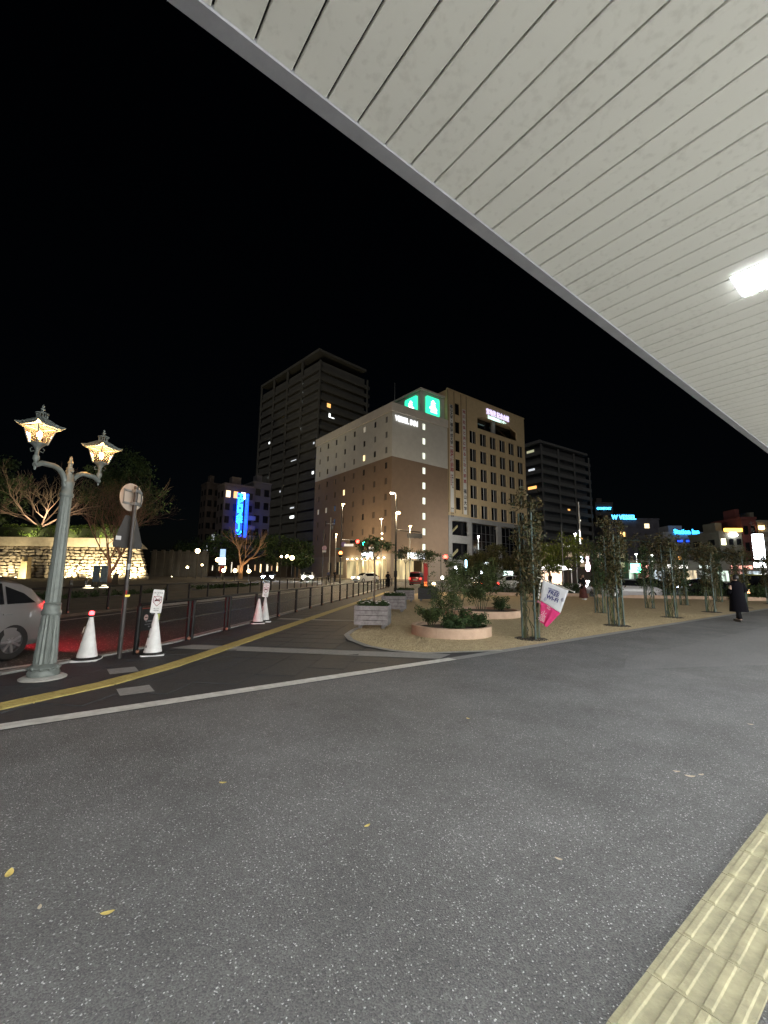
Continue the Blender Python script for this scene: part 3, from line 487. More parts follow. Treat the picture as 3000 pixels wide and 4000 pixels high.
def lantern(parent0, x0, zb0, sgn):
    """square tapering lantern with upturned pagoda roof"""
    parent = obj('lantern', None, parent0, (x0, 0, zb0)); parent.scale = (.77, .77, .80); x = 0.; zb = 0.
    def ring(hw, z): return [(x+sx*hw, sy*hw, z) for sx, sy in ((-1, -1), (1, -1), (1, 1), (-1, 1))]
    h0, h1, z0, z1 = .095, .165, zb, zb+.29
    lr = MB().lathe([(.035, zb-.30), (.05, zb-.27), (.05, zb-.22), (.032, zb-.2), (.03, zb-.12), (.045, zb-.08), (.075, zb-.04), (.11, zb-.012), (.112, zb-.001)], 14, (x, 0, 0)).build('lantern_cup', M_verd, parent, 40)
    MB().lathe([(.012, zb-.46), (.02, zb-.42), (.012, zb-.40), (.024, zb-.35), (.03, zb-.302)], 10, (x, 0, 0)).build('pendant', M_verd, lr, 40)
    for k in range(4):
        a = PI/4+k*PI/2; c, s_ = math.cos(a), math.sin(a); MB().tube([(x+c*.04, s_*.04, zb-.13), (x+c*.085, s_*.085, zb-.15), (x+c*.10, s_*.10, zb-.1), (x+c*.075, s_*.075, zb-.075)], .007, 6).build('scroll', M_verd, lr, 60)
    fr = MB()
    for i in range(4):
        a, b_ = ring(h0, z0)[i], ring(h1, z1)[i]; fr.tube([a, b_], .011, 6)
    for hw, z in ((h0, z0), (h1, z1)):
        q = ring(hw, z)
        for i in range(4): fr.tube([q[i], q[(i+1) % 4]], .011, 6)
    f_ = fr.build('lantern_frame', M_verd, parent, 60)
    for i in range(4):
        a, b_ = ring(h0-.004, z0), ring(h1-.004, z1); MB().add([a[i], a[(i+1) % 4], b_[(i+1) % 4], b_[i]], [(0, 1, 2, 3)]).build('pane', M_lglass, f_)
    # curved hip roof with upturned corners
    rf = MB(); n = 8; rows = []
    for (hw, z, up) in ((.25, z1-.004, .06), (.235, z1+.03, .035), (.19, z1+.062, .01), (.14, z1+.105, .003), (.095, z1+.145, 0), (.085, z1+.158, 0)):
        row = []
        for side in range(4):
            for j in range(n):
                t_ = -1+2*j/n; px, py = ((t_, -1), (1, t_), (-t_, 1), (-1, -t_))[side]; cr = (abs(px)*abs(py))**4; row.append((x+px*hw*(1+.06*cr), py*hw*(1+.06*cr), z+up*cr))
        rows.append(row)
    o_ = len(rf.v); m_ = 4*n
    for r_ in rows: rf.v += r_
    for i in range(len(rows)-1):
        for j in range(m_): rf.f.append((i*m_+j, i*m_+(j+1) % m_, (i+1)*m_+(j+1) % m_, (i+1)*m_+j))
    rf.f.append(tuple((len(rows)-1)*m_+j for j in range(m_))); rfo = rf.build('lantern_roof', M_verd, parent, 50)
    dn = MB()
    for j in range(10):
        for (ux, uy, vx, vy) in ((1, 0, 0, -1), (1, 0, 0, 1), (0, 1, 1, 0), (0, 1, -1, 0)): q = -.17+.34*j/9; dn.box((x+ux*q+vx*.243, uy*q+vy*.243, z1+.03+.012*(j % 2)), (.022, .022, .034))
    dn.build('crest_trim', M_verd, rfo)['kind'] = 'stuff'
    gal = MB().lathe([(.085, z1+.145), (.09, z1+.162), (.07, z1+.168)], 18, (x, 0, 0)).lathe([(.09, z1+.235), (.108, z1+.245), (.104, z1+.258), (.06, z1+.272), (.02, z1+.283)], 18, (x, 0, 0))
    for k in range(12): a = 2*PI*k/12; gal.tube([(x+.078*math.cos(a), .078*math.sin(a), z1+.164), (x+.082*math.cos(a), .082*math.sin(a), z1+.238)], .008, 5)
    gal.build('chimney_cap', M_verd, rfo, 40); MB().lathe([(.012, z1+.27), (.012, z1+.30), (.03, z1+.315), (.034, z1+.335), (.014, z1+.355), (.026, z1+.375), (.004, z1+.41)], 10, (x, 0, 0)).build('roof_finial', M_verd, rfo, 50)
    MB().tube([(x, 0, z0), (x, 0, z0+.08)], .018, 8).build('bulb_socket', M_verd, f_); MB().lathe([(.016, 0), (.036, .05), (.042, .09), (.03, .125), (.004, .14)], 12, (x, 0, z0+.08)).build('bulb', glow('lantern_bulb', (1, .70, .36), 110), f_, 60)
    lamp('POINT', (x+.0, 0, z0+.24), 42, (1, .60, .28), parent, .045)
    MB().lathe([(.085, 0), (.09, .004), (.02, .012)], 14, (x, 0, z0+.004)).build('reflector', M_white, f_)
for s_ in (-1, 1):
    pts = [(s_*.05, 0, 2.70)]+[(s_*(.27-.22*math.cos(R(a))), 0, 2.72+.24*math.sin(R(a))) for a in range(15, 100, 14)]+[(s_*.42, 0, 2.955), (s_*.52, 0, 2.90+.0)]
    MB().tube(pts, [.036]*len(pts), 10).build('arm', M_verd, lp, 60)
    lantern(lp, s_*.51, 3.205, s_)

# ---------------------------------------------------------------- signs, cones, guard fences on the pavement edge
sp = thing('road_sign', 'back of a round road sign on a dark pole beside the white cones', 'sign', 1.07, 8.78, R(38))
MB().tube([(0, 0, 0), (0, 0, 3.02)], .038, 12).build('pole', mat('brown_black_paint', (.045, .04, .038), .4, .3), sp, 40)
d = MB().lathe([(.255, -.004), (.255, .004)], 36); d.v = [(x, z+.09, y) for x, y, z in d.v]; d = d.build('round_plate', mat('sign_back', (.50, .42, .35), .6, .1, var=.08), sp); d.location.z = 2.82  # lantern's warm light on the round plate is put into its colour
br = MB()
for z in (2.70, 2.93): br.b2(-.19, .19, .048, .072, z-.018, z+.018).b2(-.055, .055, -.05, .047, z-.025, z+.025)
br.b2(-.20, -.191, .05, .07, 2.68, 2.95).b2(.191, .20, .05, .07, 2.68, 2.95).build('bracket', M_steel, sp)
pg = MB().prism([(-.30, 1.90), (.30, 1.90), (.32, 1.97), (.12, 2.48), (-.12, 2.48), (-.32, 1.97)], .06, .068).build('plate', mat('sign_back_dark', (.075, .072, .07), .5, .3), sp); MB().b2(-.27, -.17, .05, .059, 2.03, 2.10).build('sticker', M_white, sp)
MB().lathe([(.0395, 0), (.0395, .1)], 12, (0, 0, 1.52)).build('grey_band', M_steel, sp); MB().b2(-.05, .045, -.052, -.04, 1.05, 1.085).build('reflector', glow('yellow_reflector', (1, .8, .1), .5), sp); MB().b2(-.048, -.02, -.05, -.04, 1.087, 1.16).build('tag', mat('red_tag', (.4, .03, .02), .5), sp)
CONE = [(.155, .055), (.15, .07), (.10, .33), (.055, .58), (.032, .7), (.026, .72)]
def cone(label, x, y, rz, top, ink=True):
    t = thing('traffic_cone', label, 'traffic cone', x, y, rz, 'white traffic cones')
    MB().prism(rounded(.19, .19, .03), 0, .028).build('base', M_white, t).rotation_euler = (R(90), 0, 0); t.children[0].location.z = .0
    MB().lathe([(.215, .029), (.22, .045), (.175, .06), (.16, .062)], 28).build('weight_ring', M_rubber, t, 40); MB().lathe(CONE, 32).build('cone_body', M_white, t, 50)
    if ink:
        for k, ch in enumerate('福山市'):
            z = .50-.17*k; r = .082+.026*k; a = R(215); o = text('cone_letter', ch, .05, M_rubber, t, (math.cos(a)*r, math.sin(a)*r, z), (R(80), 0, a+R(90)), .002)
    if top == 'light':
        MB().lathe([(.035, .71), (.04, .73), (.04, .745)], 16).build('lamp_base', M_rubber, t); MB().lathe([(.037, .746), (.04, .78), (.036, .80), (.01, .812)], 16).build('red_lamp', glow('cone_red_lamp', (1, .05, .06), 9), t, 50); MB().box((-.085, 0, .50), (.012, .06, .11), 0, .2).build('tag', mat('beige_tag', (.5, .42, .35), .6), t)
        lamp('POINT', (0, -.02, .86), 2.2, (1, .05, .06), t, .03)
    if top == 'sign':
        s_ = MB().prism(rounded(.105, .245, .025), -.008, .008).build('sign_plate', M_white, t); s_.location = (0, -.02, .955); s_.rotation_euler = (0, R(4), 0); s_.scale = (.86, 1, .86)
        MB().tube([(0, 0, .70), (0, 0, .80)], .02, 8).build('sign_stem', M_white, t)
        rd = mat('sign_red', (.28, .03, .035), .6)
        q = MB()
        for a, b_ in (((-.075, .10), (.075, .10)), ((.075, .10), (.075, -.02)), ((.075, -.02), (0, -.10)), ((0, -.10), (-.075, -.02)), ((-.075, -.02), (-.075, .10)), ((-.075, .10), (.07, -.03)), ((.075, .10), (-.07, -.03))):
            v = Vector((b_[0]-a[0], 0, b_[1]-a[1])); q.box(((a[0]+b_[0])/2, -.011, (a[1]+b_[1])/2), (v.length, .004, .009), 0, -math.atan2(v.z, v.x))
        q.build('prohibition_mark', rd, s_)
        MB().add([(-.06, -.0125, .02), (-.02, -.0125, .045), (.02, -.0125, .035), (.06, -.0125, .05), (.05, -.0125, .015), (-.04, -.0125, .0)], [(0, 1, 2, 3, 4, 5)]).build('vehicle_mark', M_rubber, s_)
        text('sign_text', '路上駐停車', .034, M_rubber, s_, (0, -.0095, .175), FS, .001); text('sign_text', '禁止', .03, M_rubber, s_, (0, -.0095, .13), FS, .001); text('sign_text', '福 山 市', .028, M_rubber, s_, (0, -.0095, -.155), FS, .001); text('sign_text', '交通管理課', .022, M_rubber, s_, (0, -.0095, -.195), FS, .001)
    return t
cone('white traffic cone topped with a glowing red lamp', .62, 8.95, R(-20), 'light', False)
cone('white traffic cone carrying a no parking plate near the black notice board', 1.60, 8.88, R(-12), 'sign')
cone('bare white cone leaning pair behind the guard fence post', 5.0, 12.55, R(-20), None, False); cone('white cone with pinkish plate further along the guard fence', 5.32, 12.85, R(-20), 'sign')
def fence(label, pts, group=None, pairs=(), name='guard_fence', mid=True):
    t = thing(name, label, 'fence', *pts[0]); bz = zg(*pts[0]); P0 = Vector((*pts[0], 0)); pmh = MB().lathe([(.045, -.05), (.045, .83), (.05, .835), (.05, .86)], 12).mesh('post', M_black, 40)
    for i, (x, y) in enumerate(pts):
        loc = (x-pts[0][0], y-pts[0][1], zg(x, y)-bz); obj('post', pmh, t, loc)
        if i in pairs: obj('post', pmh, t, (loc[0]+.12, loc[1]+.12, loc[2]))
        if i % 1 == 0: MB().ball((loc[0]+.02, loc[1]-.07, loc[2]+.06), .035, 8, 5).build('reflector', mat('amber_reflector', (.35, .16, .10), .3), t, 60)
    for (a, b_) in zip(pts, pts[1:]):
        A = Vector((a[0]-pts[0][0], a[1]-pts[0][1], zg(*a)-bz)); B = Vector((b_[0]-pts[0][0], b_[1]-pts[0][1], zg(*b_)-bz)); z = Vector((0, 0, 1)); MB().tube([A+z*.885, B+z*.885], .032, 10).build('top_rail', M_black, t, 60)
        if mid: MB().tube([A+z*.50, B+z*.50], .012, 6).build('wire_rail', M_dark, t)
    return t
F1 = [(1.36, 9.10), (2.5, 10.25)]+[(3.68+1.285*k, 11.4+1.275*k) for k in range(22)]
fence('black guard fence with round rail along the near kerb', F1, pairs=(1, 2)); fence('black guard fence along the far kerb across the road', [(-4.5+1.27*k, 13.4+1.27*k) for k in range(26)])
nb = thing('notice_board', 'black notice board with a round symbol hung on the guard fence', 'sign', 1.36, 9.13, R(45), z=zg(1.5, 9.2))
MB().b2(0, .56, -.035, -.015, .40, .80).build('panel', mat('board_black', (.018, .018, .02), .35), nb); MB().lathe([(.055, 0), (.055, .006)], 24).build('round_symbol', mat('symbol_pink', (.45, .30, .28), .5), nb)
nb.children[-1].rotation_euler = FS; nb.children[-1].location = (.15, -.037, .64); MB().b2(.11, .19, -.0465, -.0445, .635, .648).build('symbol_bar', M_rubber, nb)
for k, (z, n_) in enumerate(((.755, '歩行者通路'), (.69, '喫煙禁止'), (.56, '路上喫煙制限区域'), (.51, 'NO SMOKING AREA'), (.465, '福山市'))): text('board_text', n_, .032, mat('board_grey', (.25, .25, .26), .6), nb, (.36 if k < 2 else .28, -.037, z), FS, .001)
MB().b2(.46, .54, -.045, -.037, .56, .68).build('yellow_note', mat('yellow_note', (.45, .5, .12), .6), nb); MB().b2(0, .56, -.034, -.016, .802, .812).build('red_trim', mat('red_trim', (.4, .04, .02), .5), nb)

# ---------------------------------------------------------------- cars
def car(label, x, y, rz, paint, L=4.3, W=1.70, H=1.46, style='hatch', tail=0., head=0., group='cars on the roads', hl=None, boxy=False, z=None, name='parked_car', detail=True):
    t = thing(name, label, 'car', x, y, rz, group, z=zg(x, y)-.11 if z is None else z); hw = W/2
    if style == 'van': P = [(-.5, .62, H*.93, .92), (-.485, .95, H*.985, .95), (-.44, 1.0, H, .96), (.10, 1.0, H, .96), (.22, 1.0, H*.97, .95), (.36, .98, 1.05, .97), (.44, .93, .95, .95), (.5, .60, .78, .86)]
    elif style == 'hatch': P = [(-.5, .60, .80, .84), (-.488, .90, .97, .90), (-.465, .97, 1.03, .94), (-.40, .97, 1.24, .97), (-.33, .965, H-.07, .99), (-.24, .955, H-.01, 1.0), (-.05, .94, H, 1.0), (.08, .93, H-.03, 1.0), (.17, .92, H-.16, 1.0), (.27, .91, 1.0, .99), (.40, .86, .90, .96), (.47, .76, .80, .90), (.5, .55, .66, .80)]
    elif style == 'coupe': P = [(-.5, .60, .82, .84), (-.488, .90, .97, .90), (-.47, .97, 1.03, .93), (-.445, .97, 1.16, .95), (-.41, .97, 1.29, .97), (-.36, .965, 1.38, .99), (-.28, .96, 1.43, 1.0), (-.18, .945, H, 1.0), (-.05, .94, H+.01, 1.0), (.06, .93, H-.02, 1.0), (.16, .92, H-.15, 1.0), (.27, .91, 1.0, .99), (.40, .86, .90, .96), (.47, .76, .80, .90), (.5, .55, .66, .80)]
    else: P = [(-.5, .60, .86, .86), (-.485, .88, .96, .92), (-.40, .96, 1.0, .96), (-.33, .955, 1.08, .97), (-.2, .95, H-.04, .98), (-.05, .94, H, 1), (.05, .93, H-.03, 1), (.13, .92, H-.16, 1), (.24, .91, .99, .99), (.40, .85, .88, .96), (.47, .75, .79, .90), (.5, .55, .66, .82)]
    def ring(i):
        xr, belt, top, wf = P[i]; ww = hw*wf; cab = top > belt+.12; X = xr*L
        e = 0 if abs(xr) < .49 else .10
        return [(X, ww*.86, .20+e), (X, ww*.97, .30+e), (X, ww, .55), (X, ww*.985, belt*.86), (X, ww*.95, belt), (X, ww*(.80 if cab else .88), top-(.05 if cab else .0) if cab else belt+.01), (X, ww*(.62 if cab else .6), top if cab else max(top, belt)+.025), (X, 0, (top if cab else max(top, belt))+.03)]
    rg = [ring(i) for i in range(len(P))]; bm_ = MB(); n = 8; full = []
    for r_ in rg: full.append(r_+[(a, -b_, c) for a, b_, c in r_[-2::-1]])
    m_ = len(full[0])
    for r_ in full: bm_.v += r_
    for i in range(len(full)-1):
        for j in range(m_-1): bm_.f.append((i*m_+j, i*m_+j+1, (i+1)*m_+j+1, (i+1)*m_+j))
        bm_.f.append((i*m_+m_-1, i*m_, (i+1)*m_, (i+1)*m_+m_-1))
    bm_.f.append(tuple(range(m_))[::-1]); bm_.f.append(tuple((len(full)-1)*m_+j for j in range(m_)))
    body = bm_.build('body', paint, t); wr = .315; wxp = (-L*.5+.80, L*.5-.86)
    if detail:
        cut = MB()
        for wx_ in wxp:
            for s_ in (-1, 1):
                q = MB().lathe([(wr+.065, -.30), (wr+.065, .35)], 28); cut.add([(wx_+a, s_*(hw-.06)+c, b_+wr) for a, b_, c in q.v], q.f)
        co = cut.build('cutter', M_rubber); mo = body.modifiers.new('b', 'BOOLEAN'); mo.object = co; mo.operation = 'DIFFERENCE'; mo.solver = 'EXACT'
        dg = bpy.context.evaluated_depsgraph_get(); me = bpy.data.meshes.new_from_object(body.evaluated_get(dg)); body.modifiers.clear(); body.data = me; bpy.data.objects.remove(co); me.materials.clear(); me.materials.append(paint)
        for p_ in me.polygons: p_.material_index = 0
    fix(body.data, 32)
    def patch(i0, i1, j0, j1, side, a0=0., a1=1., off=.012):   # pane lying on the body surface
        b_ = MB(); up = []; lo = []
        for i in range(i0, i1+1):
            r_ = [Vector(v) for v in rg[i]]; aa = a1[min(i-i0, len(a1)-1)] if hasattr(a1, '__len__') else a1; lo.append(r_[j0].lerp(r_[j1], a0)); up.append(r_[j0].lerp(r_[j1], aa))
        vs = [Vector((v.x, (v.y+off)*side, v.z+off*.3)) for v in lo+up]; k = len(lo); b_.add(vs, [(i, i+1, k+i+1, k+i) for i in range(k-1)]); return b_
    cabs = [i for i in range(len(P)) if P[i][2] > P[i][1]+.12]
    for s_ in (-1, 1):
        a, c = cabs[0], cabs[-1]; mid = cabs[len(cabs)//2]
        if mid > a and style == 'coupe': patch(4, mid, 4, 5, s_, .06, [.08, .55, .82, .9, .93]).build('side_window', M_glassdark, t)
        elif mid > a: patch(a, mid, 4, 5, s_, .06, .93).build('side_window', M_glassdark, t)
        if c > mid: o_ = patch(mid, c, 4, 5, s_, .06, .93).build('side_window', M_glassdark, t); o_.location.x = .05
        MB().b2(mid_x := rg[mid][0][0]-.08, mid_x+.16, s_*(hw+.004)-.012, s_*(hw+.004)+.012, .80, .825).build('door_handle', M_steel, t); MB().box((L*.20, s_*(hw+.10), 1.0), (.10, .18, .13)).build('mirror', paint, t)
    def top(i0, i1, nm):
        vs = []; k = 0
        for i in range(i0, i1+1): r_ = rg[i]; vs += [(r_[6][0], r_[6][1]*.98, r_[6][2]+.006), (r_[7][0], 0, r_[7][2]+.012), (r_[6][0], -r_[6][1]*.98, r_[6][2]+.006)]; k += 1
        MB().add(vs, [(3*i+j, 3*i+j+1, 3*i+j+4, 3*i+j+3) for i in range(k-1) for j in range(2)]).build(nm, M_glassdark, t)
    if style != 'van': top(cabs[0]-1, cabs[0]+1, 'rear_window'); top(cabs[-1]-1, cabs[-1]+1, 'windscreen')
    else: top(4, 5, 'windscreen'); MB().b2(-L*.5-.012, -L*.49, -hw*.78, hw*.78, 1.05, H*.9).build('rear_window', M_glassdark, t)
    tyre = MB().lathe([(.2, -.09), (wr-.02, -.10), (wr, -.07), (wr, .07), (wr-.02, .10), (.2, .09)], 28, cap=False); rim = MB().lathe([(.21, -.06), (.215, .085), (.195, .088), (.185, .03), (.06, .035), (.001, .036)], 28); spk = MB()
    for k in range(7): a = 2*PI*k/7; spk.box((.105*math.cos(a), .105*math.sin(a), .065), (.19, .042, .03), a)
    spk.lathe([(.05, .04), (.048, .085), (.01, .09)], 12)
    M_rim = mat('alloy', (.45, .45, .46), .3, .8)
    for wx_ in wxp:
        for s_ in (-1, 1):
            q = obj('wheel', None, t, (wx_, s_*(hw-.10), wr), (R(-90*s_), 0, 0)); tyre.build('tyre', M_rubber, q, 50); r_ = rim.build('rim', mat('rim_dark', (.16, .16, .165), .4, .6), q, 40); spk.build('spokes', M_rim, q)
    tm_ = glow(f'tail_{tail}', (1, .04, .03), tail) if tail else mat('tail_off', (.25, .02, .02), .3)
    for s_ in (-1, 1):
        y_ = s_*hw*.84; zt = .93 if style in ('hatch', 'coupe') else .85
        tl = MB().box((-L*.5+.07, s_*(hw*.865), zt), (.20, .13, .15), s_*.25).build('tail_lamp', tm_ if not detail or not tail else mat('tail_lens', (.45, .02, .03), .25, emit=(1, .02, .05), es=1.2), t)
        if tail and detail:
            for dz in (.033, -.033): MB().box((-L*.5+.072, s_*(hw*.872), zt+dz), (.21, .132, .038), s_*.25).build('light_bar', tm_, tl)
        MB().box((L*.5-.06, s_*hw*.66, .68), (.12, .36 if detail else .46, .13 if detail else .26), -s_*.35).build('headlight', (hl or M_hl) if head else mat('lens_off', (.4, .42, .43), .15), t)
    MB().b2(-L*.5-.012, -L*.5+.02, -.26, .26, .62, .78).build('number_plate', mat('plate_green', (.5, .52, .42), .5), t)
    MB().box((L*.5-.03, 0, .42), (.1, hw*1.3, .16)).build('grille', M_rubber, t); MB().box((-L*.5+.03, 0, .36), (.12, hw*1.5, .14)).build('bumper', mat('bumper_grey', (.06, .06, .06), .6), t)
    return t
M_silver = mat('silver_paint', (.25, .25, .255), .34, .45, var=.04, coat=.6); M_wcar = mat('white_paint', (.62, .63, .63), .3, var=.04, coat=.6); M_dcar = mat('dark_paint', (.03, .03, .035), .25, .3, coat=.8); M_ycar = mat('yellow_paint', (.42, .42, .06), .35, var=.05, coat=.5); M_rcar = mat('red_paint', (.35, .02, .02), .3, coat=.6)
CR = R(224); cx, cy = -.5, 10.42; LL = 4.3
ax = Vector((math.cos(CR), math.sin(CR))); side = Vector((-ax.y, ax.x))   # car's own left
# rear left wheel sits at (cx, cy): centre of the car is ahead of it and inside
cc = Vector((cx, cy))+ax*(LL*.5-.80)-side*(.85-.10)*1.0
if (cc-Vector((0, 0))).length < (Vector((cx, cy))).length-1.0: cc = Vector((cx, cy))+ax*(LL*.5-.80)+side*.75
silver = car('silver coupe with glowing red tail lamp behind the lamp post', cc.x, cc.y, CR, M_silver, LL, 1.70, 1.45, 'coupe', tail=26, head=1)
for s_ in (-1, 1): lamp('SPOT', (-LL*.5-.06, s_*.72, .93), 190, (1, .03, .05), silver, .06, (-LL*.5-3.0, s_*.9, -.15), 150, .5)
# traffic on the forecourt side
car('dark car with red tail lamps beyond the round flower beds', 30.6, 25.0, R(52), M_dcar, tail=14, style='sedan', detail=False)
car('white taxi standing behind the dark car with red lamps', 38.5, 28.2, R(150), M_wcar, style='sedan', H=1.5, detail=False)
car('white car seen from the side behind the rose arches', 33.5, 14.2, R(-36), mat('dull_white_paint', (.35, .34, .35), .35, var=.05, coat=.4), L=4.4, style='hatch')
car('dark saloon between the rose arches and the far shops', 45, 17.0, R(-38), M_dcar, style='sedan', detail=False, head=1, hl=M_hlblue)
car('black car just left of the walker in the long coat', 47.5, 13.0, R(-40), mat('blue_black_paint', (.03, .03, .05), .2, .3, coat=.8), style='hatch', detail=False, head=1, hl=glow('soft_headlight', (.9, .95, 1), 12))
car('lime yellow van parked at the right edge of the view', 53.2, 10.4, R(-38), M_ycar, L=4.9, W=1.8, H=1.95, style='van', detail=False)
car('small dark car with an orange lamp at the right edge', 42.5, 7.9, R(140), M_dcar, style='hatch', detail=False, head=1, hl=glow('orange_lamp', (1, .5, .25), 14))
car('red compact van waiting in front of the hotel entrance', 37.5, 41.5, R(40), M_rcar, L=3.6, W=1.6, H=1.7, style='van', tail=10, detail=False)
car('oncoming car with dazzling white headlights near the crossing', 30.5, 58.0, R(-120), M_wcar, head=1, hl=glow('dazzling_headlight', (1, 1, .95), 500), detail=False)
car('oncoming car with bluish headlights on the street by the park', 26.0, 62.0, R(-118), M_dcar, head=1, hl=glow('dazzling_blue_headlight', (.6, .75, 1), 260), detail=False)
car('white car turning in front of the hotel doors', 37.5, 53.0, R(-170), M_wcar, head=1, hl=glow('warm_headlight', (1, .8, .5), 15), detail=False)

# ---------------------------------------------------------------- foliage helpers
def leaf_mesh(name, centers, radii, per, size, m, flat=1.0, squash=.8):
    C_ = np.repeat(np.asarray(centers, float), per, 0); Rr = np.repeat(np.asarray(radii, float), per)[:, None]; n = len(C_)
    d = rng.normal(size=(n, 3)); d /= np.linalg.norm(d, axis=1)[:, None]; d *= rng.random((n, 1))**.45; d[:, 2] *= squash; c = C_+d*Rr
    u = rng.normal(size=(n, 3)); u /= np.linalg.norm(u, axis=1)[:, None]; v = np.cross(u, rng.normal(size=(n, 3))); v /= np.linalg.norm(v, axis=1)[:, None]+1e-9
    s = size*(.6+.8*rng.random((n, 1))); a = c-u*s; b_ = c+v*s*.45; e = c+u*s; f = c-v*s*.45
    V = np.stack([a, b_, e, f], 1).reshape(-1, 3); me = bpy.data.meshes.new(name); me.from_pydata(V.tolist(), [], np.arange(4*n).reshape(-1, 4).tolist()); me.materials.append(m); return me
def leafmat(name, c1, c2, trans=.25):
    m = mat(name, c1, .6, col2=c2, island=1, spec=.25); return m
L_dark = leafmat('dark_leaves', (.05, .085, .025), (.015, .03, .012)); L_green = leafmat('green_leaves', (.075, .10, .03), (.02, .034, .012)); L_lime = leafmat('lime_leaves', (.22, .26, .04), (.07, .10, .02)); L_aut = leafmat('autumn_leaves', (.085, .058, .022), (.022, .034, .013)); L_olive = leafmat('olive_leaves', (.12, .11, .035), (.04, .045, .015))
M_bark = mat('bark', (.16, .12, .09), .9, var=.3, scale=20, bump=.5, bscale=30); M_barklit = mat('pale_bark', (.30, .22, .16), .9, var=.25, scale=20, bump=.4, bscale=30)  # second bark is a lit copy: floodlight put into the cherry's colour
def branches(b, p, d, length, r, depth, spread=.6, up=.12, taper=.62, tips=None, n=2):
    p = Vector(p); d = Vector(d).normalized(); pts = [p]; rs = [r]; q = p.copy(); dd = d.copy(); k = 3
    for i in range(k):
        dd = (dd+Vector((random.gauss(0, .12), random.gauss(0, .12), random.gauss(0, .08)+up*.35))).normalized(); q = q+dd*length/k; pts.append(q.copy()); rs.append(r*(1-(1-taper)*(i+1)/k))
    b.tube(pts, rs, 6 if r > .03 else 4, False)
    if depth <= 0:
        if tips is not None: tips.append(q.copy())
        return
    for j in range(n+(random.random() < .5)):
        ax_ = dd.cross(Vector((random.gauss(0, 1), random.gauss(0, 1), random.gauss(0, 1)))).normalized(); nd = (Matrix.Rotation(random.uniform(.5, 1.2)*spread, 3, ax_) @ dd); nd.z += up
        branches(b, q if j else pts[-1], nd, length*random.uniform(.62, .85), rs[-1]*.8, depth-1, spread, up, taper, tips, n)
    if depth >= 2:
        ax_ = d.cross(Vector((random.gauss(0, 1), random.gauss(0, 1), .2))).normalized(); branches(b, pts[2], Matrix.Rotation(spread*1.1, 3, ax_) @ d, length*.6, rs[2]*.6, depth-2, spread, up, taper, tips, n)
def tree(name, label, x, y, h, cr, lm, group=None, trunk_h=None, r=.12, per=28, clumps=60, leaf=.16, bark=None, depth=3, lean=(0, 0), squash=.8, z=None, stems=1):
    t = thing(name, label, 'tree', x, y, 0, group, z=z); th = trunk_h or h*.35; tr = MB(); br = MB(); tips = []
    for k in range(stems):
        a = 2*PI*k/max(1, stems)+random.random(); sp_ = .0 if stems == 1 else .35; top_ = Vector((lean[0]+sp_*math.cos(a)*th*.5, lean[1]+sp_*math.sin(a)*th*.5, th)); tr.tube([(0, 0, -.1), (top_.x*.4, top_.y*.4, th*.5), top_], [r*1.25, r, r*.8], 9)
        for j in range(4 if stems == 1 else 2): a2 = 2*PI*j/4+random.random(); branches(br, top_, (math.cos(a2)*.7+lean[0]*.2, math.sin(a2)*.7, .9), (h-th)*.42, r*.55, depth-1, .6, .12, .6, tips)
    tr.build('trunk', bark or M_bark, t, 60); br.build('limbs', bark or M_bark, t, 60)
    if lm:
        cs = []; rr = []
        for k in range(clumps):
            d_ = rng.normal(size=3); d_ /= np.linalg.norm(d_); d_ *= rng.random()**.4; cs.append((lean[0]+d_[0]*cr, lean[1]+d_[1]*cr, (h+th)/2+d_[2]*(h-th)*.5)); rr.append(cr*(.18+.2*rng.random()))
        obj('crown', leaf_mesh('crown', cs, rr, per, leaf, lm, squash=squash), t)
    return t

# ---------------------------------------------------------------- castle stone wall, hedge and trees across the road
WRZ = HEAD-R(90); WBX, WBY = 10.6, 67.6
sw_ = thing('stone_wall', 'floodlit castle wall of rough stacked stones across the road', 'wall', WBX, WBY, WRZ); M_st = mat('granite', (.42, .37, .28), .9, scale=3, bump=.5, bscale=12, col2=(.25, .21, .15))
MB().add([(-26, .62, 0), (-.7, .62, 0), (-2.8, 1.65, 4.55), (-26, 1.65, 4.55), (-26, 5, 0), (-3.7, 5, 0), (-5.8, 5, 4.55), (-26, 5, 4.55)], [(0, 1, 2, 3), (4, 7, 6, 5), (1, 5, 6, 2), (0, 3, 7, 4), (3, 2, 6, 7), (0, 4, 5, 1)]).build('core', mat('wall_core', (.06, .05, .04), .95), sw_)
stones = []
for k in range(7):
    bm = bmesh.new(); bmesh.ops.create_cube(bm, size=1); bmesh.ops.subdivide_edges(bm, edges=bm.edges[:], cuts=1, use_grid_fill=True)
    for v in bm.verts:
        q = v.co.copy(); L1 = max(abs(q.x), abs(q.y), abs(q.z)); ncorner = sum(abs(c) > .4 for c in q); v.co = q*(1-.13*max(0, ncorner-1))+Vector([random.gauss(0, .045) for _ in range(3)])
    me = bpy.data.meshes.new('stone'); bm.to_mesh(me); bm.free(); me.materials.append(M_st); fix(me, 50); stones.append(me)
z = 0; ns = 0; ri = 0
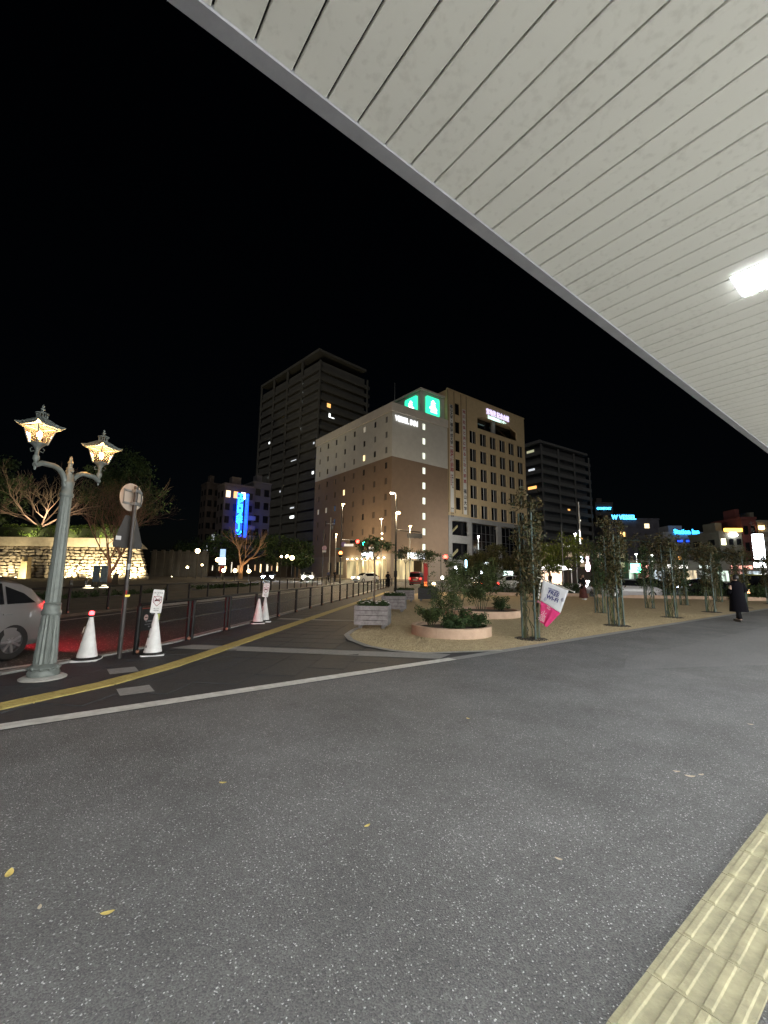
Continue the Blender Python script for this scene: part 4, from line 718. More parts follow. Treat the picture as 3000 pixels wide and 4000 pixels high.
while z < 4.4:
    hgt = random.uniform(.34, .50)*(1.15 if z < 1 else 1); xr = -z*.47; x = xr; mx_ = -21.5
    while x > mx_ and ns < 298:
        wd_ = random.uniform(.5, 1.25)*(1.15 if z < 1 else 1); hh = hgt*random.uniform(.8, 1.12); o = obj('stone', stones[random.randrange(7)], sw_, (x-wd_/2, .42+.23*(z+hgt/2)+random.uniform(-.05, .05), z+hgt/2+random.uniform(-.05, .05)), (random.gauss(0, .06)-.1, random.gauss(0, .09), random.gauss(0, .08))); o.scale = (wd_*random.uniform(.86, 1.0), random.uniform(.5, .85), hh*random.uniform(.78, 1.0)); x -= wd_; ns += 1
    z += hgt*.98
    if ns >= 298: break
MB().add([(-26, .86, 4.5), (-3.0, .86, 4.5), (-4.4, .66, 5.75), (-26, .66, 5.75), (-26, 5, 4.5), (-3.0, 5, 4.5), (-4.4, 5, 5.75), (-26, 5, 5.75)], [(0, 1, 2, 3), (4, 7, 6, 5), (1, 5, 6, 2), (0, 3, 7, 4), (3, 2, 6, 7), (0, 4, 5, 1)]).build('plaster_bank', mat('pale_bank', (.50, .44, .32), .9, var=.15, scale=1.5, bump=.2), sw_)
hd = thing('hedge', 'clipped green hedge along the top of the stone wall', 'hedge', WBX, WBY, WRZ, z=zg(WBX, WBY)+5.72)
hc = [(-4.8-.45*i+random.uniform(-.2, .2), 2.75+random.uniform(-.5, .7), .35+.48*j+random.uniform(-.1, .1)) for i in range(42) for j in range(4)]; obj('foliage', leaf_mesh('foliage', hc, [.5]*len(hc), 60, .12, leafmat('hedge_leaves', (.13, .19, .03), (.05, .08, .015))), hd)
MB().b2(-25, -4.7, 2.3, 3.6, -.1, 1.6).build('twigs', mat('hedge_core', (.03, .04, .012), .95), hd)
for k, (x_, y_) in enumerate(((-16.2, -1.0), (-14.9, -2.6))):
    g_ = thing('gate_pillar', ('pale stone gate pillar set further back at the wall', 'pale stone gate pillar nearer the road at the wall')[k], 'pillar', 0, 0, WRZ, 'gate pillars'); v = Matrix.Rotation(WRZ, 3, 'Z') @ Vector((x_, y_, 0)); g_.location = (WBX+v.x, WBY+v.y, zg(WBX+v.x, WBY+v.y)); MB().add([(-.55, -.4, 0), (.55, -.4, 0), (.55, .4, 0), (-.55, .4, 0), (-.38, -.3, 2.7-.6*k), (.38, -.3, 2.7-.6*k), (.38, .3, 2.7-.6*k), (-.38, .3, 2.7-.6*k)], [(0, 1, 2, 3), (4, 7, 6, 5), (0, 4, 5, 1), (1, 5, 6, 2), (2, 6, 7, 3), (3, 7, 4, 0)]).build('shaft', mat('yellow_stone', (.5, .4, .22), .8, scale=3, bump=.2), g_); MB().b2(-.44, .44, -.36, .36, 2.7-.6*k+.002, 2.85-.6*k).build('cap', MATS['yellow_stone'], g_)  # yellow light on the pale pillars is put into the stone colour
def floodlight(label, lx, ly, tx, ty, tz, power, col=(1, .78, .42), ang=95, vis=True):
    v = Matrix.Rotation(WRZ, 3, 'Z') @ Vector((lx, ly, 0)); x, y = WBX+v.x, WBY+v.y; t = thing('floodlight', label, 'lamp', x, y, WRZ, 'ground floodlights'); MB().lathe([(.1, 0), (.12, .06), (.13, .18), (.12, .2)], 14).build('housing', M_dark, t, 40); MB().lathe([(.105, .201), (.10, .215), (.02, .225)], 14).build('lens', glow('flood_lens', (1, .85, .55), 30), t, 60)
    lamp('SPOT', (0, 0, .32), power, col, t, .1, (tx-lx, ty-ly, tz), ang, .8)
for k, (lx, pw) in enumerate(((-1.8, 2600), (-4.6, 3200), (-7.6, 3200), (-10.6, 2400), (-14.3, 1100), (-19.5, 1300))): floodlight(f"ground floodlight at the foot of the castle wall, {('rightmost', 'second from the right', 'third from the right', 'fourth from the right', 'by the gate pillars', 'leftmost')[k]}", lx, -1.0 if k != 4 else -4.6, lx, 1.3, 4.6, pw, (1, .82, .50), 150)
def sow(n): random.seed(n)
for k, lx in enumerate((-8.0, -13.0, -18.5)):  # floodlights added here to brighten the hedge
    v = Matrix.Rotation(WRZ, 3, 'Z') @ Vector((lx, .95, 0)); t = thing('floodlight', ('small floodlight under the hedge, right of three', 'small floodlight under the hedge, middle of three', 'small floodlight under the hedge, left of three')[k], 'lamp', WBX+v.x, WBY+v.y, WRZ, 'hedge floodlights', z=zg(WBX, WBY)+5.76); MB().box((0, 0, .07), (.3, .16, .14)).build('housing', M_dark, t); MB().box((0, .081, .09), (.24, .004, .08)).build('lens', MATS['flood_lens'], t); lamp('SPOT', (0, .12, .16), 420, (1, .9, .55), t, .08, (0, 1.9, 2.2), 165, .6)
sow(11)
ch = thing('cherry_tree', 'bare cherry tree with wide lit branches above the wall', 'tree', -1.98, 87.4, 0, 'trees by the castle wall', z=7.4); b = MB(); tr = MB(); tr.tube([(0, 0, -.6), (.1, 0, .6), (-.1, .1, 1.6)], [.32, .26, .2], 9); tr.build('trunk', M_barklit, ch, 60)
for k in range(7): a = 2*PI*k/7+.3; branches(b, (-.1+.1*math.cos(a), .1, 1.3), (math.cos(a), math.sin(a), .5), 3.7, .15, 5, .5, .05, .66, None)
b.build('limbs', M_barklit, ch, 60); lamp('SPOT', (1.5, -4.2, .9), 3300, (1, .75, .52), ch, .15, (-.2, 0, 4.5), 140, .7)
tree('evergreen_tree', 'large dark green tree right of the lantern post', 8.8, 87.9, 22, 6.2, L_dark, 'trees by the castle wall', 8, .35, 90, 130, .22, depth=3)
tree('evergreen_tree', 'dim tree mass at the far left above the hedge', -9.5, 92, 19, 6.0, L_dark, 'trees by the castle wall', 7, .35, 60, 110, .26)
mt = thing('maple_tree', 'many stemmed tree with reddish trunk before the stone wall', 'tree', 5.1, 55.2, 0, 'trees by the castle wall'); b = MB(); tr = MB(); M_redbark = mat('red_bark', (.24, .14, .10), .9, scale=18, bump=.4)
tr.tube([(0, 0, -.1), (-.1, 0, 1.0), (-.25, 0, 2.4)], [.26, .2, .17], 9).tube([(-.1, 0, .9), (.35, 0, 1.8), (.75, .1, 2.9)], [.17, .14, .11], 8).build('trunk', M_redbark, mt, 60); tips = []
for o_, n_ in (((-.25, 0, 2.3), 5), ((.75, .1, 2.8), 5)):
    for k in range(n_): a = 2*PI*k/n_+random.random(); branches(b, o_, (.55*math.cos(a), .55*math.sin(a), 1.1), 2.7, .085, 5, .5, .12, .64, tips)
b.build('limbs', M_redbark, mt, 60); cs = [tuple(p) for p in tips[::5]]; obj('crown', leaf_mesh('crown', cs, [.6]*len(cs), 6, .09, L_olive), mt)
lamp('SPOT', (-1.2, -3.5, .3), 420, (1, .7, .45), mt, .1, (0, 0, 4), 100, .7); floodlight('ground floodlight below the large dark green tree', -3.2, 13.5, -1.0, 19.0, 13.0, 16000, (1, .85, .5), 80)  # ground floodlight added to brighten the large green tree
# things in front of the stone wall
for k, (x, y, c) in enumerate(((3.2, 46.2, (.20, .27, .33)), (3.75, 45.7, (.25, .33, .38)))):
    t = thing('information_board', ('pale blue information board by the maple, left one of the pair', 'pale blue information board by the maple, right one of the pair')[k], 'sign', x, y, WRZ, 'park information boards'); MB().b2(-.3, .3, -.03, .03, .35, 1.8).build('panel', mat(f'board_blue{k}', c, .5, var=.3, scale=4), t)
    for s_ in (-.26, .26): MB().b2(s_-.03, s_+.03, -.03, .03, 0, .349).build('leg', M_dark, t)
t = thing('park_bench', 'wooden bench left of the park information boards', 'bench', 2.1, 48.9, WRZ)
for k in range(3): MB().b2(-.9, .9, -.2+.14*k, -.08+.14*k, .42, .46).build('slat', mat('bench_wood', (.2, .14, .08), .8), t)
for s_ in (-.7, .7): MB().b2(s_-.04, s_+.04, -.18, .18, 0, .419).build('leg', M_dark, t)
t = thing('easel_sign', 'small easel sign standing right of the information boards', 'sign', 4.8, 46.8, WRZ); MB().add([(-.3, -.2, .1), (.3, -.2, .1), (.25, 0, 1.1), (-.25, 0, 1.1), (-.3, -.17, .1), (.3, -.17, .1), (.25, .03, 1.1), (-.25, .03, 1.1)], [(0, 1, 2, 3), (7, 6, 5, 4), (0, 4, 5, 1), (1, 5, 6, 2), (2, 6, 7, 3), (3, 7, 4, 0)]).build('panel', mat('easel_board', (.16, .13, .10), .7), t); MB().tube([(0, .03, 1.0), (0, .45, 0)], .02, 6).build('leg', M_dark, t)
for k, (x, y) in enumerate(((2.44, 41.6), (3.58, 42.3))):
    t = thing('ground_light', ('glowing oval ground light, left of the pair by the far kerb', 'glowing oval ground light, right of the pair by the far kerb')[k], 'lamp', x, y, 0, 'oval ground lights'); MB().lathe([(.36, 0), (.38, .05), (.30, .14), (.12, .2)], 18).build('dome', glow('ground_dome', (1, .88, .6), 9), t, 60); MB().lathe([(.42, -.02), (.42, .02)], 18).build('ring', M_dark, t)

# ---------------------------------------------------------------- park beyond: lamps, wall, trees
def globe(label, x, y, zl, glowm, r=.16, p=60, col=(1, .7, .38)):
    t = thing('park_lamp', label, 'lamp', x, y, 0, 'round park lamps'); h_ = zl-zg(x, y); MB().lathe([(.09, 0), (.06, .15), (.045, .3), (.035, h_-r-.08), (.07, h_-r-.05), (.08, h_-r+.02)], 10).build('post', M_dark, t, 40); MB().ball((0, 0, h_), r, 14, 8).build('globe', glowm, t, 60)
    if p: lamp('POINT', (0, 0, h_+r+.15), p, col, t, .12)
M_gl = glow('globe_warm', (1, .74, .36), 16)
for lb, x, y, z, r_ in (('tall globe lamp above the pale plaster wall', 18.6, 74.0, 5.28, .28), ('globe lamp right of the pale plaster wall', 21.9, 74.0, 3.94, .26), ('low globe lamp left of the lit bare tree', 19.6, 63.1, 2.1, .2), ('low globe lamp nearest the lit bare tree', 20.9, 62.1, 2.09, .2), ('low globe lamp right of the lit bare tree', 22.5, 60.9, 2.04, .2), ('globe lamp in the middle of the three before the tower', 32.4, 69.7, 4.79, .22), ('brightest globe lamp of the three before the tower', 30.0, 62.7, 4.29, .26), ('faint small globe lamp of the three before the tower', 33.7, 75.0, 5.0, .16), ('small wall lamp left on the pale plaster wall', 18.7, 80.3, 2.68, .16), ('small wall lamp right on the pale plaster wall', 20.7, 78.7, 3.12, .13)): globe(lb, x, y, z, M_gl, r_*1.35)
t = thing('plaster_wall', 'pale plaster wall with flat pilasters deep in the park', 'wall', 19.3, 92.4, WRZ); MB().b2(-5, 6.3, 0, .4, 0, 4.6).build('wall', mat('old_plaster', (.17, .16, .135), .9, var=.15, scale=1), t)
for k in range(7): MB().b2(-4.6+1.65*k, -3.9+1.65*k, -.25, -.003, 0, 5.2).build('pilaster', MATS['old_plaster'], t)
MB().b2(-5.1, 6.4, -.3, .7, 4.7, 4.9).build('coping', MATS['old_plaster'], t)
ot = thing('bare_tree', 'bare forked tree lit orange from below in the park', 'tree', 25, 71.6, 0, 'park trees'); b = MB(); tr = MB(); M_orb = mat('orange_bark', (.34, .22, .13), .9, scale=15, bump=.4); tr.tube([(0, 0, -.1), (.05, -.05, 1.2), (.1, -.05, 2.4)], [.42, .34, .3], 10).build('trunk', M_orb, ot, 60); sow(4)  # orange uplight is put into the bark colour too
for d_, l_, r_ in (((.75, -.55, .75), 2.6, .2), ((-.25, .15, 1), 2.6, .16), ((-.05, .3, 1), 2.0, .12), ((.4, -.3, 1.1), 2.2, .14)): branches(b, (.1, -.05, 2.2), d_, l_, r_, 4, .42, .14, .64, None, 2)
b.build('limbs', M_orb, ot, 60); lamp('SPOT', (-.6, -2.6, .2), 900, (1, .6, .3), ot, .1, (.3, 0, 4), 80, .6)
for k, (lb, x, y, h_, cr_) in enumerate((('dark round evergreen left of the lit bare tree', 27.7, 89.7, 9.5, 4.0), ('dark evergreen at the left of the park', 22.5, 96, 8, 3.6), ('dark wide evergreen right of the lit bare tree', 35.4, 83.8, 9.0, 4.6), ('dark evergreen in front of the tower base', 41, 84, 8.0, 4.2), ('dim shrub like tree beside the street', 33, 66, 4.2, 2.2))): tree('park_tree', lb, x, y, h_, cr_, L_dark, 'park trees', 2.2, .2, 40, 80, .22)
cf = thing('park_cafe', 'low lit pavilion between the dark park trees', 'building', 30, 97, WRZ); MB().b2(-4, 14, 0, 6, 0, 4.2).build('wall', M_bd1, cf)
for k in range(13):
    u_ = -3.6+1.3*k+random.uniform(-.3, .3); MB().b2(u_, u_+random.choice((.18, .25, .4)), -.08, -.003, random.uniform(.8, 1.6), random.uniform(2.0, 3.3)).build('window', glow(f'cafe_light{k % 3}', ((1, .75, .4), (1, .9, .7), (1, .6, .3))[k % 3], (2.5, 1.2, .7)[k % 3]), cf)
t = thing('vending_sign', 'white glowing sign column with a red foot among park trees', 'sign', 24.5, 80, WRZ); MB().b2(-.5, .5, -.15, .15, 2.4, 3.6).build('panel', glow('sign_cool', (.8, .92, 1), 9), t); MB().b2(-.45, .45, -.15, .15, 3.7, 5.2).build('panel', glow('sign_blue_dim', (.35, .55, .8), 1.2), t); MB().b2(-.35, .35, -.15, .15, .9, 2.2).build('foot', mat('red_foot', (.35, .03, .03), .5), t); MB().b2(-.06, .06, -.06, .06, 0, .899).build('post', M_steel, t)
for k, (lb, x, y, w_) in enumerate((('clipped hedge along the far kerb by the oval lights', 3, 27.5, 14), ('clipped hedge along the far kerb before the lit tree', 14.5, 38.6, 12))):
    t = thing('roadside_hedge', lb, 'hedge', x, y, R(45), 'roadside hedges'); cs = [(random.uniform(-w_/2, w_/2), random.uniform(-.4, .4)+2.0, random.uniform(.0, .22)) for _ in range(90)]; obj('foliage', leaf_mesh('foliage', cs, [.22]*90, 40, .07, L_dark), t)

# ---------------------------------------------------------------- street poles, signals and street lamps at the crossing
def signal_head(t, x, y, z, rz, litm, n=3, lit=0, vert=False, back=True):
    s_ = obj('signal_head', MB().b2(-.62 if not vert else -.19, .62 if not vert else .19, -.10, .10, -.19 if not vert else -.36, .19 if not vert else .36).mesh('signal_head', M_dark), t, (x, y, z), (0, 0, rz))
    for k in range(n):
        u = (-.42+.42*k) if not vert else 0; zz = 0 if not vert else .17-.34*k; q = MB().lathe([(.225, 0), (.21, .03), (.02, .045)], 16); q.v = [(a+u, -.101-c, b_+zz) for a, b_, c in q.v]; q.build('lens', litm if k == lit else mat('lens_dark', (.03, .03, .03), .3), s_, 60)
        h_ = MB(); a_ = [R(d) for d in range(0, 181, 20)]; h_.add([(u+.17*math.cos(a), -.10, zz+.17*math.sin(a)) for a in a_]+[(u+.17*math.cos(a), -.30, zz+.17*math.sin(a)) for a in a_], [(i, i+1, i+11-1, i+10-1) for i in range(len(a_)-1)]).build('visor', M_dark, s_)
    return s_
def street_pole(name, label, x, y, h_, m, r=.09, rz=WRZ, group='poles at the crossing'):
    t = thing(name, label, 'pole', x, y, rz, group); MB().lathe([(r*1.6, 0), (r*1.5, .25), (r, .35), (r*.7, h_), (.01, h_+.05)], 12).build('pole', m, t, 40); return t
def lamp_head(t, x, z, m, reach, p=0, col=(1, .75, .45), tgt=None):
    MB().tube([(0, 0, z-.15), (x*.5, 0, z+.05), (x, 0, z+.05)], .035, 8).build('lamp_arm', M_dark, t, 60); MB().lathe([(.20, 0), (.22, .04), (.12, .12), (.03, .15)], 14, (x, 0, z)).build('lamp_hood', M_dark, t, 40); MB().lathe([(.05, -.10), (.17, -.05), (.19, -.002)], 14, (x, 0, z)).build('lamp_glass', m, t, 60)
    if p: lamp('POINT', (x, 0, z-.28), p, col, t, .15)
G_sod = glow('sodium_lamp', (1, .66, .28), 45); G_pale = glow('pale_lamp', (1, .9, .7), 22); G_cw = glow('cool_street_lamp', (.95, 1, .97), 55)
t = street_pole('signal_pole', 'dark pole with red walk signal and a glowing street lamp', 29.2, 46.9, 10.2, M_dark); lamp_head(t, .15, 10.3, G_sod, .3, 1500)
MB().tube([(0, 0, 5.6), (1.9, 0, 5.55)], .05, 8).build('signal_arm', M_steel, t, 60); signal_head(t, 1.75, -.1, 5.35, 0, M_red, 3, 2); MB().b2(.4, 1.6, -.15, -.1, 4.75, 5.05).build('name_plate', glow('name_plate', (1, .9, .75), .7), t); signal_head(t, 0, -.2, 3.7, 0, glow('walk_red', (1, .2, .05), 12), 2, 0, True)
q = MB().lathe([(.33, 0), (.33, .02)], 24); q.v = [(a+.35, -.12-c, b_+5.0) for a, b_, c in q.v]; q.build('round_sign', mat('violet_sign', (.3, .2, .42), .5), t); MB().b2(-.65, -.1, -.1, -.07, 4.3, 4.5).build('street_name', mat('teal_plate', (.05, .18, .16), .5), t)
t = street_pole('signal_pole', 'slim pole with a green traffic light before the hotel', 35.1, 46.1, 8.8, M_steel, .07); lamp_head(t, -.02, 8.75, G_pale, .2, 750); signal_head(t, -1.9, -.2, 5.3, 0, M_green, 3, 0); MB().tube([(0, 0, 5.5), (-2.4, -.1, 5.5)], .045, 8).build('signal_arm', M_steel, t, 60); MB().b2(-1.7, -.6, -.2, -.15, 4.55, 4.85).build('name_plate', glow('name_plate2', (.9, .9, .8), .6), t)
for z in (6.7, 6.0): MB().ball((.1, -.1, z), .14, 10, 6).build('marker_lamp', glow('marker', (1, .75, .45), 6), t, 60)
t = street_pole('signal_pole', 'tall black pole with street lamps and a side signal arm', 22.8, 27.9, 8.3, M_black, .10); lamp_head(t, -.35, 8.35, G_pale, .3, 900); MB().lathe([(.06, 0), (.17, .05), (.19, .12), (.1, .2)], 14, (.16, -.05, 6.5)).build('globe_lamp', G_sod, t, 60); lamp('POINT', (.16, -.35, 6.3), 1500, (1, .75, .45), t, .15)
MB().tube([(0, 0, 5.15), (2.1, 0, 4.98)], .045, 8).build('signal_arm', M_black, t, 60); signal_head(t, 1.6, .1, 4.68, PI, M_dark, 3, 0); signal_head(t, .38, .05, 3.15, PI, M_dark, 2, 0, True); MB().lathe([(.14, 0), (.14, .5)], 10, (0, 0, 1.2)).build('control_box', M_black, t)
t = street_pole('signal_pole', 'thin brown pole with a red signal beside the red pylon', 34.4, 34.1, 3.7, M_dark, .05); signal_head(t, .5, -.12, 3.15, 0, M_red, 2, 0, True)
t = street_pole('sign_pole', 'dark pole with a round no parking sign left of the crossing', 30.9, 54.5, 7.6, M_dark, .08); q = MB().lathe([(.33, 0), (.33, .02)], 24); q.v = [(a+.2, -.12-c, b_+4.85) for a, b_, c in q.v]; q.build('round_sign', mat('pink_sign', (.42, .28, .36), .5), t); MB().b2(-.05, .45, -.13, -.1, 4.2, 4.5).build('white_plate', M_white, t)
t = street_pole('utility_pole', 'concrete utility pole in front of the tower base', 47, 80, 13, M_conc, .14); MB().b2(-.9, .9, -.06, .06, 11.6, 11.75).build('crossarm', M_steel, t); MB().lathe([(.25, 0), (.25, .8)], 12, (.4, -.2, 10.4)).build('transformer', M_steel, t)
for k, (lb, x, y, z, m_, pw) in enumerate((('street lamp with brilliant white head before the apartment block', 58.0, 31.0, 7.9, G_cw, 2600), ('street lamp above the green sign, left of two', 86.3, 34.5, 6.4, G_cw, 900), ('street lamp above the shop row, right of two', 88.6, 32.7, 6.26, G_cw, 900), ('street lamp by the tan hall steps', 60.5, 50.5, 9.0, G_cw, 5200), ('street lamp at the forecourt edge by the hotel', 41.5, 47.5, 9.0, G_sod, 3000), ('street lamp on the road left of the hotel', 40.0, 66.0, 9.0, G_sod, 2600))):  # last three lamps added to light the hall and hotel faces
    t = street_pole('street_lamp', lb, x, y, z-zg(x, y)-.05, M_steel, .07, group='street lamps'); lamp_head(t, .05, z-zg(x, y), m_, .2, pw, (1, .97, .9) if m_ is G_cw else (1, .75, .45))
t = street_pole('street_pole', 'thin grey pole in front of the lit green trees', 47.1, 26.8, 7.4, M_steel, .05, group='street lamps'); MB().b2(-.1, .2, -.15, .0, 2.1, 2.5).build('lit_box', glow('lit_box', (.95, .95, .85), 6), t)
# big lit signs near the forecourt
t = street_pole('pylon_sign', 'pole with white glowing angular sign above a bowling pin', 58.9, 30.4, 6.0, M_white, .10, group='lit signs'); MB().prism([(-.75, -.8), (.55, -.8), (.75, -.55), (.62, -.30), (.05, -.28), (.62, .72), (-.15, .75), (-.55, .35), (-.8, -.35)], -.2, .2).build('angular_sign', glow('pink_white_sign', (1, .93, .96), 10), t); t.children[-1].location = (-.45, -.35, 5.75)
MB().lathe([(.16, 0), (.30, .35), (.30, .8), (.17, 1.2), (.13, 1.5), (.19, 1.75), (.15, 1.98), (.03, 2.05)], 16, (.3, -.45, 2.0)).build('bowling_pin', glow('pin_light', (1, .72, .85), 5), t, 60); MB().ball((-.5, -.3, 3.85), .22, 10, 6).build('blue_ball', glow('blue_ball', (.5, .7, 1), 5), t, 60); MB().ball((-.42, -.3, 3.4), .2, 10, 6).build('white_ball', glow('white_ball', (.9, .92, 1), 6), t, 60)
t = thing('pylon_sign', 'tall red pylon panel glowing orange at its foot', 'sign', 28.2, 30.0, R(-45), 'lit signs'); MB().add([(-.21, -.1, 0), (.21, -.1, 0), (.24, -.1, 1.4), (.18, -.1, 2.45), (-.16, -.1, 2.45), (-.21, -.1, 1.4), (-.21, .1, 0), (.21, .1, 0), (.24, .1, 1.4), (.18, .1, 2.45), (-.16, .1, 2.45), (-.21, .1, 1.4)], [(0, 1, 2, 3, 4, 5), (11, 10, 9, 8, 7, 6), (0, 6, 7, 1), (1, 7, 8, 2), (2, 8, 9, 3), (3, 9, 10, 4), (4, 10, 11, 5), (5, 11, 6, 0)]).build('panel', mat('red_panel', (.28, .02, .025), .4, emit=(1, .02, .02), es=.06), t); MB().b2(-.15, .15, -.16, -.102, .05, .7).build('glowing_foot', glow('orange_foot', (1, .18, .03), 2.5), t)
t = thing('vertical_sign', 'bright white upright sign box at the right edge', 'sign', 98.2, 19.1, R(-42), 'lit signs'); MB().b2(-.75, .75, -.3, .3, 4.6, 9.0).build('light_box', glow('white_box', (.88, .95, 1), 14), t); MB().b2(-.1, .1, -.1, .1, 0, 4.599).build('post', M_steel, t); MB().b2(-.9, .6, -.3, .3, 3.2, 4.0).build('small_box', M_cool, t)
t = thing('green_sign', 'round green lit sign under the street lamp', 'sign', 84.5, 34.0, R(-42), 'lit signs'); MB().b2(-.8, .8, -.2, .2, 2.0, 3.6).build('light_box', glow('green_box', (.15, 1, .5), 9), t); MB().b2(-.1, .1, -.1, .1, 0, 1.999).build('post', M_steel, t); lamp('POINT', (0, -1, 2.8), 300, (.1, 1, .4), t, .3)
for k, (lb, x, y, z, c, s_) in enumerate((('twin white globe lights left of the tan hall columns', 32.8, 30.3, 2.5, (.9, .93, 1), .17), ('blue strip light by the tan hall columns', 33.6, 29.7, 2.8, (.5, .85, 1), .1), ('white light low behind the nearer flower bed', 25.9, 25.5, 1.48, (1, .97, .9), .13), ('white light behind the further flower bed', 30.9, 26.7, 1.45, (1, .95, .85), .13), ('bluish light left of the white taxi', 33.2, 27.4, 2.04, (.85, .9, 1), .13), ('warm light low beside the red pylon', 24.2, 24.8, .95, (1, .72, .4), .16))):
    t = thing('marker_light', lb, 'lamp', x, y, 0, 'small lights beyond the beds'); h_ = z-zg(x, y); MB().tube([(0, 0, 0), (0, 0, h_-s_*.8)], .03, 8).build('post', M_dark, t); gm = glow(f'marker_light_{k}', c, 12)
    if k == 1: MB().b2(-.06, .06, -.06, .06, h_-.6, h_+.5).build('tube', gm, t)
    else: MB().ball((0, 0, h_), s_, 12, 8).build('globe', gm, t, 60)
    if k == 0: MB().ball((.1, 0, h_-.5), s_*.8, 12, 8).build('globe', gm, t, 60)
t = thing('market_tent', 'white lit canopy stall under the lime green trees', 'stall', 57.4, 34.1, R(-38)); MB().add([(-2, -1.5, 2.2), (2, -1.5, 2.2), (2, 1.5, 2.2), (-2, 1.5, 2.2), (0, 0, 3.3)], [(0, 1, 4), (1, 2, 4), (2, 3, 4), (3, 0, 4), (0, 3, 2, 1)]).build('roof', glow('tent_glow', (1, .97, .92), 1.8), t)
for sx in (-1.9, 1.9):
    for sy in (-1.4, 1.4): MB().b2(sx-.04, sx+.04, sy-.04, sy+.04, 0, 2.19).build('leg', M_white, t)
MB().b2(-1.5, 1.5, 1.0, 1.1, 0, 2.0).build('back_wall', glow('tent_back', (1, .7, .5), 1.6), t)

# trees round the forecourt
sow(21)
for lb, x, y, h_, cr_, lm, pw in (('lime green tree lit by the stall, left of the pair', 47.6, 28.9, 5.2, 2.1, L_lime, 1), ('larger lime green tree lit by the street lamp', 53.2, 29.6, 6.6, 2.8, L_lime, 1), ('olive tree before the tan hall glass', 42.4, 33.0, 5.0, 1.7, L_olive, 0), ('thin olive tree beside the tan hall columns', 40.6, 34.4, 4.4, 1.3, L_olive, 0), ('yellowish tree right of the tan hall columns', 46, 31.8, 4.4, 1.8, L_olive, 0)): tree('street_tree', lb, x, y, h_, cr_, lm, 'trees round the forecourt', h_*.34, .10, 45, 60, .14)

# ---------------------------------------------------------------- planters, round beds, rose bushes
M_wood = mat('weathered_wood', (.31, .30, .30), .85, scale=9, bump=.4, bscale=50, col2=(.15, .145, .145)); M_soil = mat('dark_soil', (.035, .028, .022), .95, bump=.5)
M_flw = mat('white_petals', (.7, .68, .68), .6); M_flp = mat('pink_petals', (.6, .18, .28), .6)
def petals(parent, cs, m, r=.03, nm='blossoms'):
    b_ = MB()
    for c in cs:
        for k in range(5): a = 2*PI*k/5+random.random(); b_.ball((c[0]+r*.7*math.cos(a), c[1]+r*.7*math.sin(a), c[2]), r*.6, 5, 3, .5)
    o_ = b_.build(nm, m, parent, 60); o_['kind'] = 'stuff'; return o_
def planter(label, x, y, m=None, hh=.52, w_=.92, d_=.72, flowers=20):
    t = thing('planter_box', label, 'planter', x, y, R(-45), 'wooden planters on castors'); m = m or M_wood; n = 4; bh = hh/n
    for k in range(n):
        z0 = .11+k*bh; j = random.uniform(-.004, .004)
        MB().b2(-w_/2, w_/2, -d_/2-.018+j, -d_/2+.018+j, z0+.006, z0+bh-.006).build('board', m, t); MB().b2(-w_/2, w_/2, d_/2-.018, d_/2+.018, z0+.004, z0+bh-.004).build('board', m, t)
        for s_ in (-1, 1): MB().b2(s_*w_/2-.018, s_*w_/2+.018-.0015, -d_/2+.0195, d_/2-.0195, z0+.004, z0+bh-.004).build('board', m, t)
    for sx in (-1, 1):
        for sy in (-1, 1): q = MB().lathe([(.055, -.02), (.06, -.012), (.06, .012), (.055, .02)], 16); q.v = [(sx*(w_/2-.14)+a, sy*(d_/2-.12)+c, b_+.06) for a, b_, c in q.v]; q.build('castor', mat('grey_rubber', (.2, .2, .19), .6), t, 40)
    MB().b2(-w_/2+.02, w_/2-.02, -d_/2+.02, d_/2-.02, .12, .11+hh-.05).build('soil', M_soil, t)
    cs = [(random.uniform(-w_/2+.05, w_/2-.05), random.uniform(-d_/2+.05, d_/2-.05), .11+hh+random.uniform(-.02, .08)) for _ in range(40)]; obj('bedding_plants', leaf_mesh('bedding_plants', cs, [.09]*40, 40, .028, L_dark), t)
    if flowers: petals(t, [(c[0], c[1]-.02, c[2]+.06) for c in cs[:flowers]], M_flw)
    return t
sow(31)
planter('weathered grey planter nearest the yellow line, white flowers inside', 7.30, 9.92); planter('second wooden planter behind the nearest, dim grey', 11.1, 13.65, flowers=6); planter('third wooden planter further along the row', 15.5, 18.1, flowers=0); planter('dark planter box at the back right of the row', 17.1, 18.0, mat('dark_planter', (.05, .052, .055), .7, scale=6, bump=.2), .62, 1.05, .8, 0)
def young_tree(label, x, y, h_, cr_, stake=True, lm=None):
    t = thing('young_tree', label, 'tree', x, y, 0, 'young trees in the planters', z=zg(x, y)+.55); b_ = MB().tube([(0, 0, 0), (.02, 0, h_*.45), (0, .01, h_*.72)], [.028, .022, .018], 8); b_.build('trunk', M_bark, t, 60); br = MB(); tips = []
    for k in range(5): a = 2*PI*k/5; branches(br, (0, .01, h_*.68), (.6*math.cos(a), .6*math.sin(a), .8), cr_*.55, .011, 2, .7, .1, .6, tips)
    br.build('limbs', M_bark, t, 60); cs = [tuple(p) for p in tips]+[(random.gauss(0, cr_*.4), random.gauss(0, cr_*.4), h_*.88+random.gauss(0, cr_*.25)) for _ in range(16)]; obj('crown', leaf_mesh('crown', cs, [cr_*.28]*len(cs), 13, .05, lm or L_green), t)
    if stake: MB().tube([(-.12, -.05, -.1), (-.05, -.02, h_*.42)], .012, 6).build('stake', mat('stake', (.3, .27, .2), .8), t)
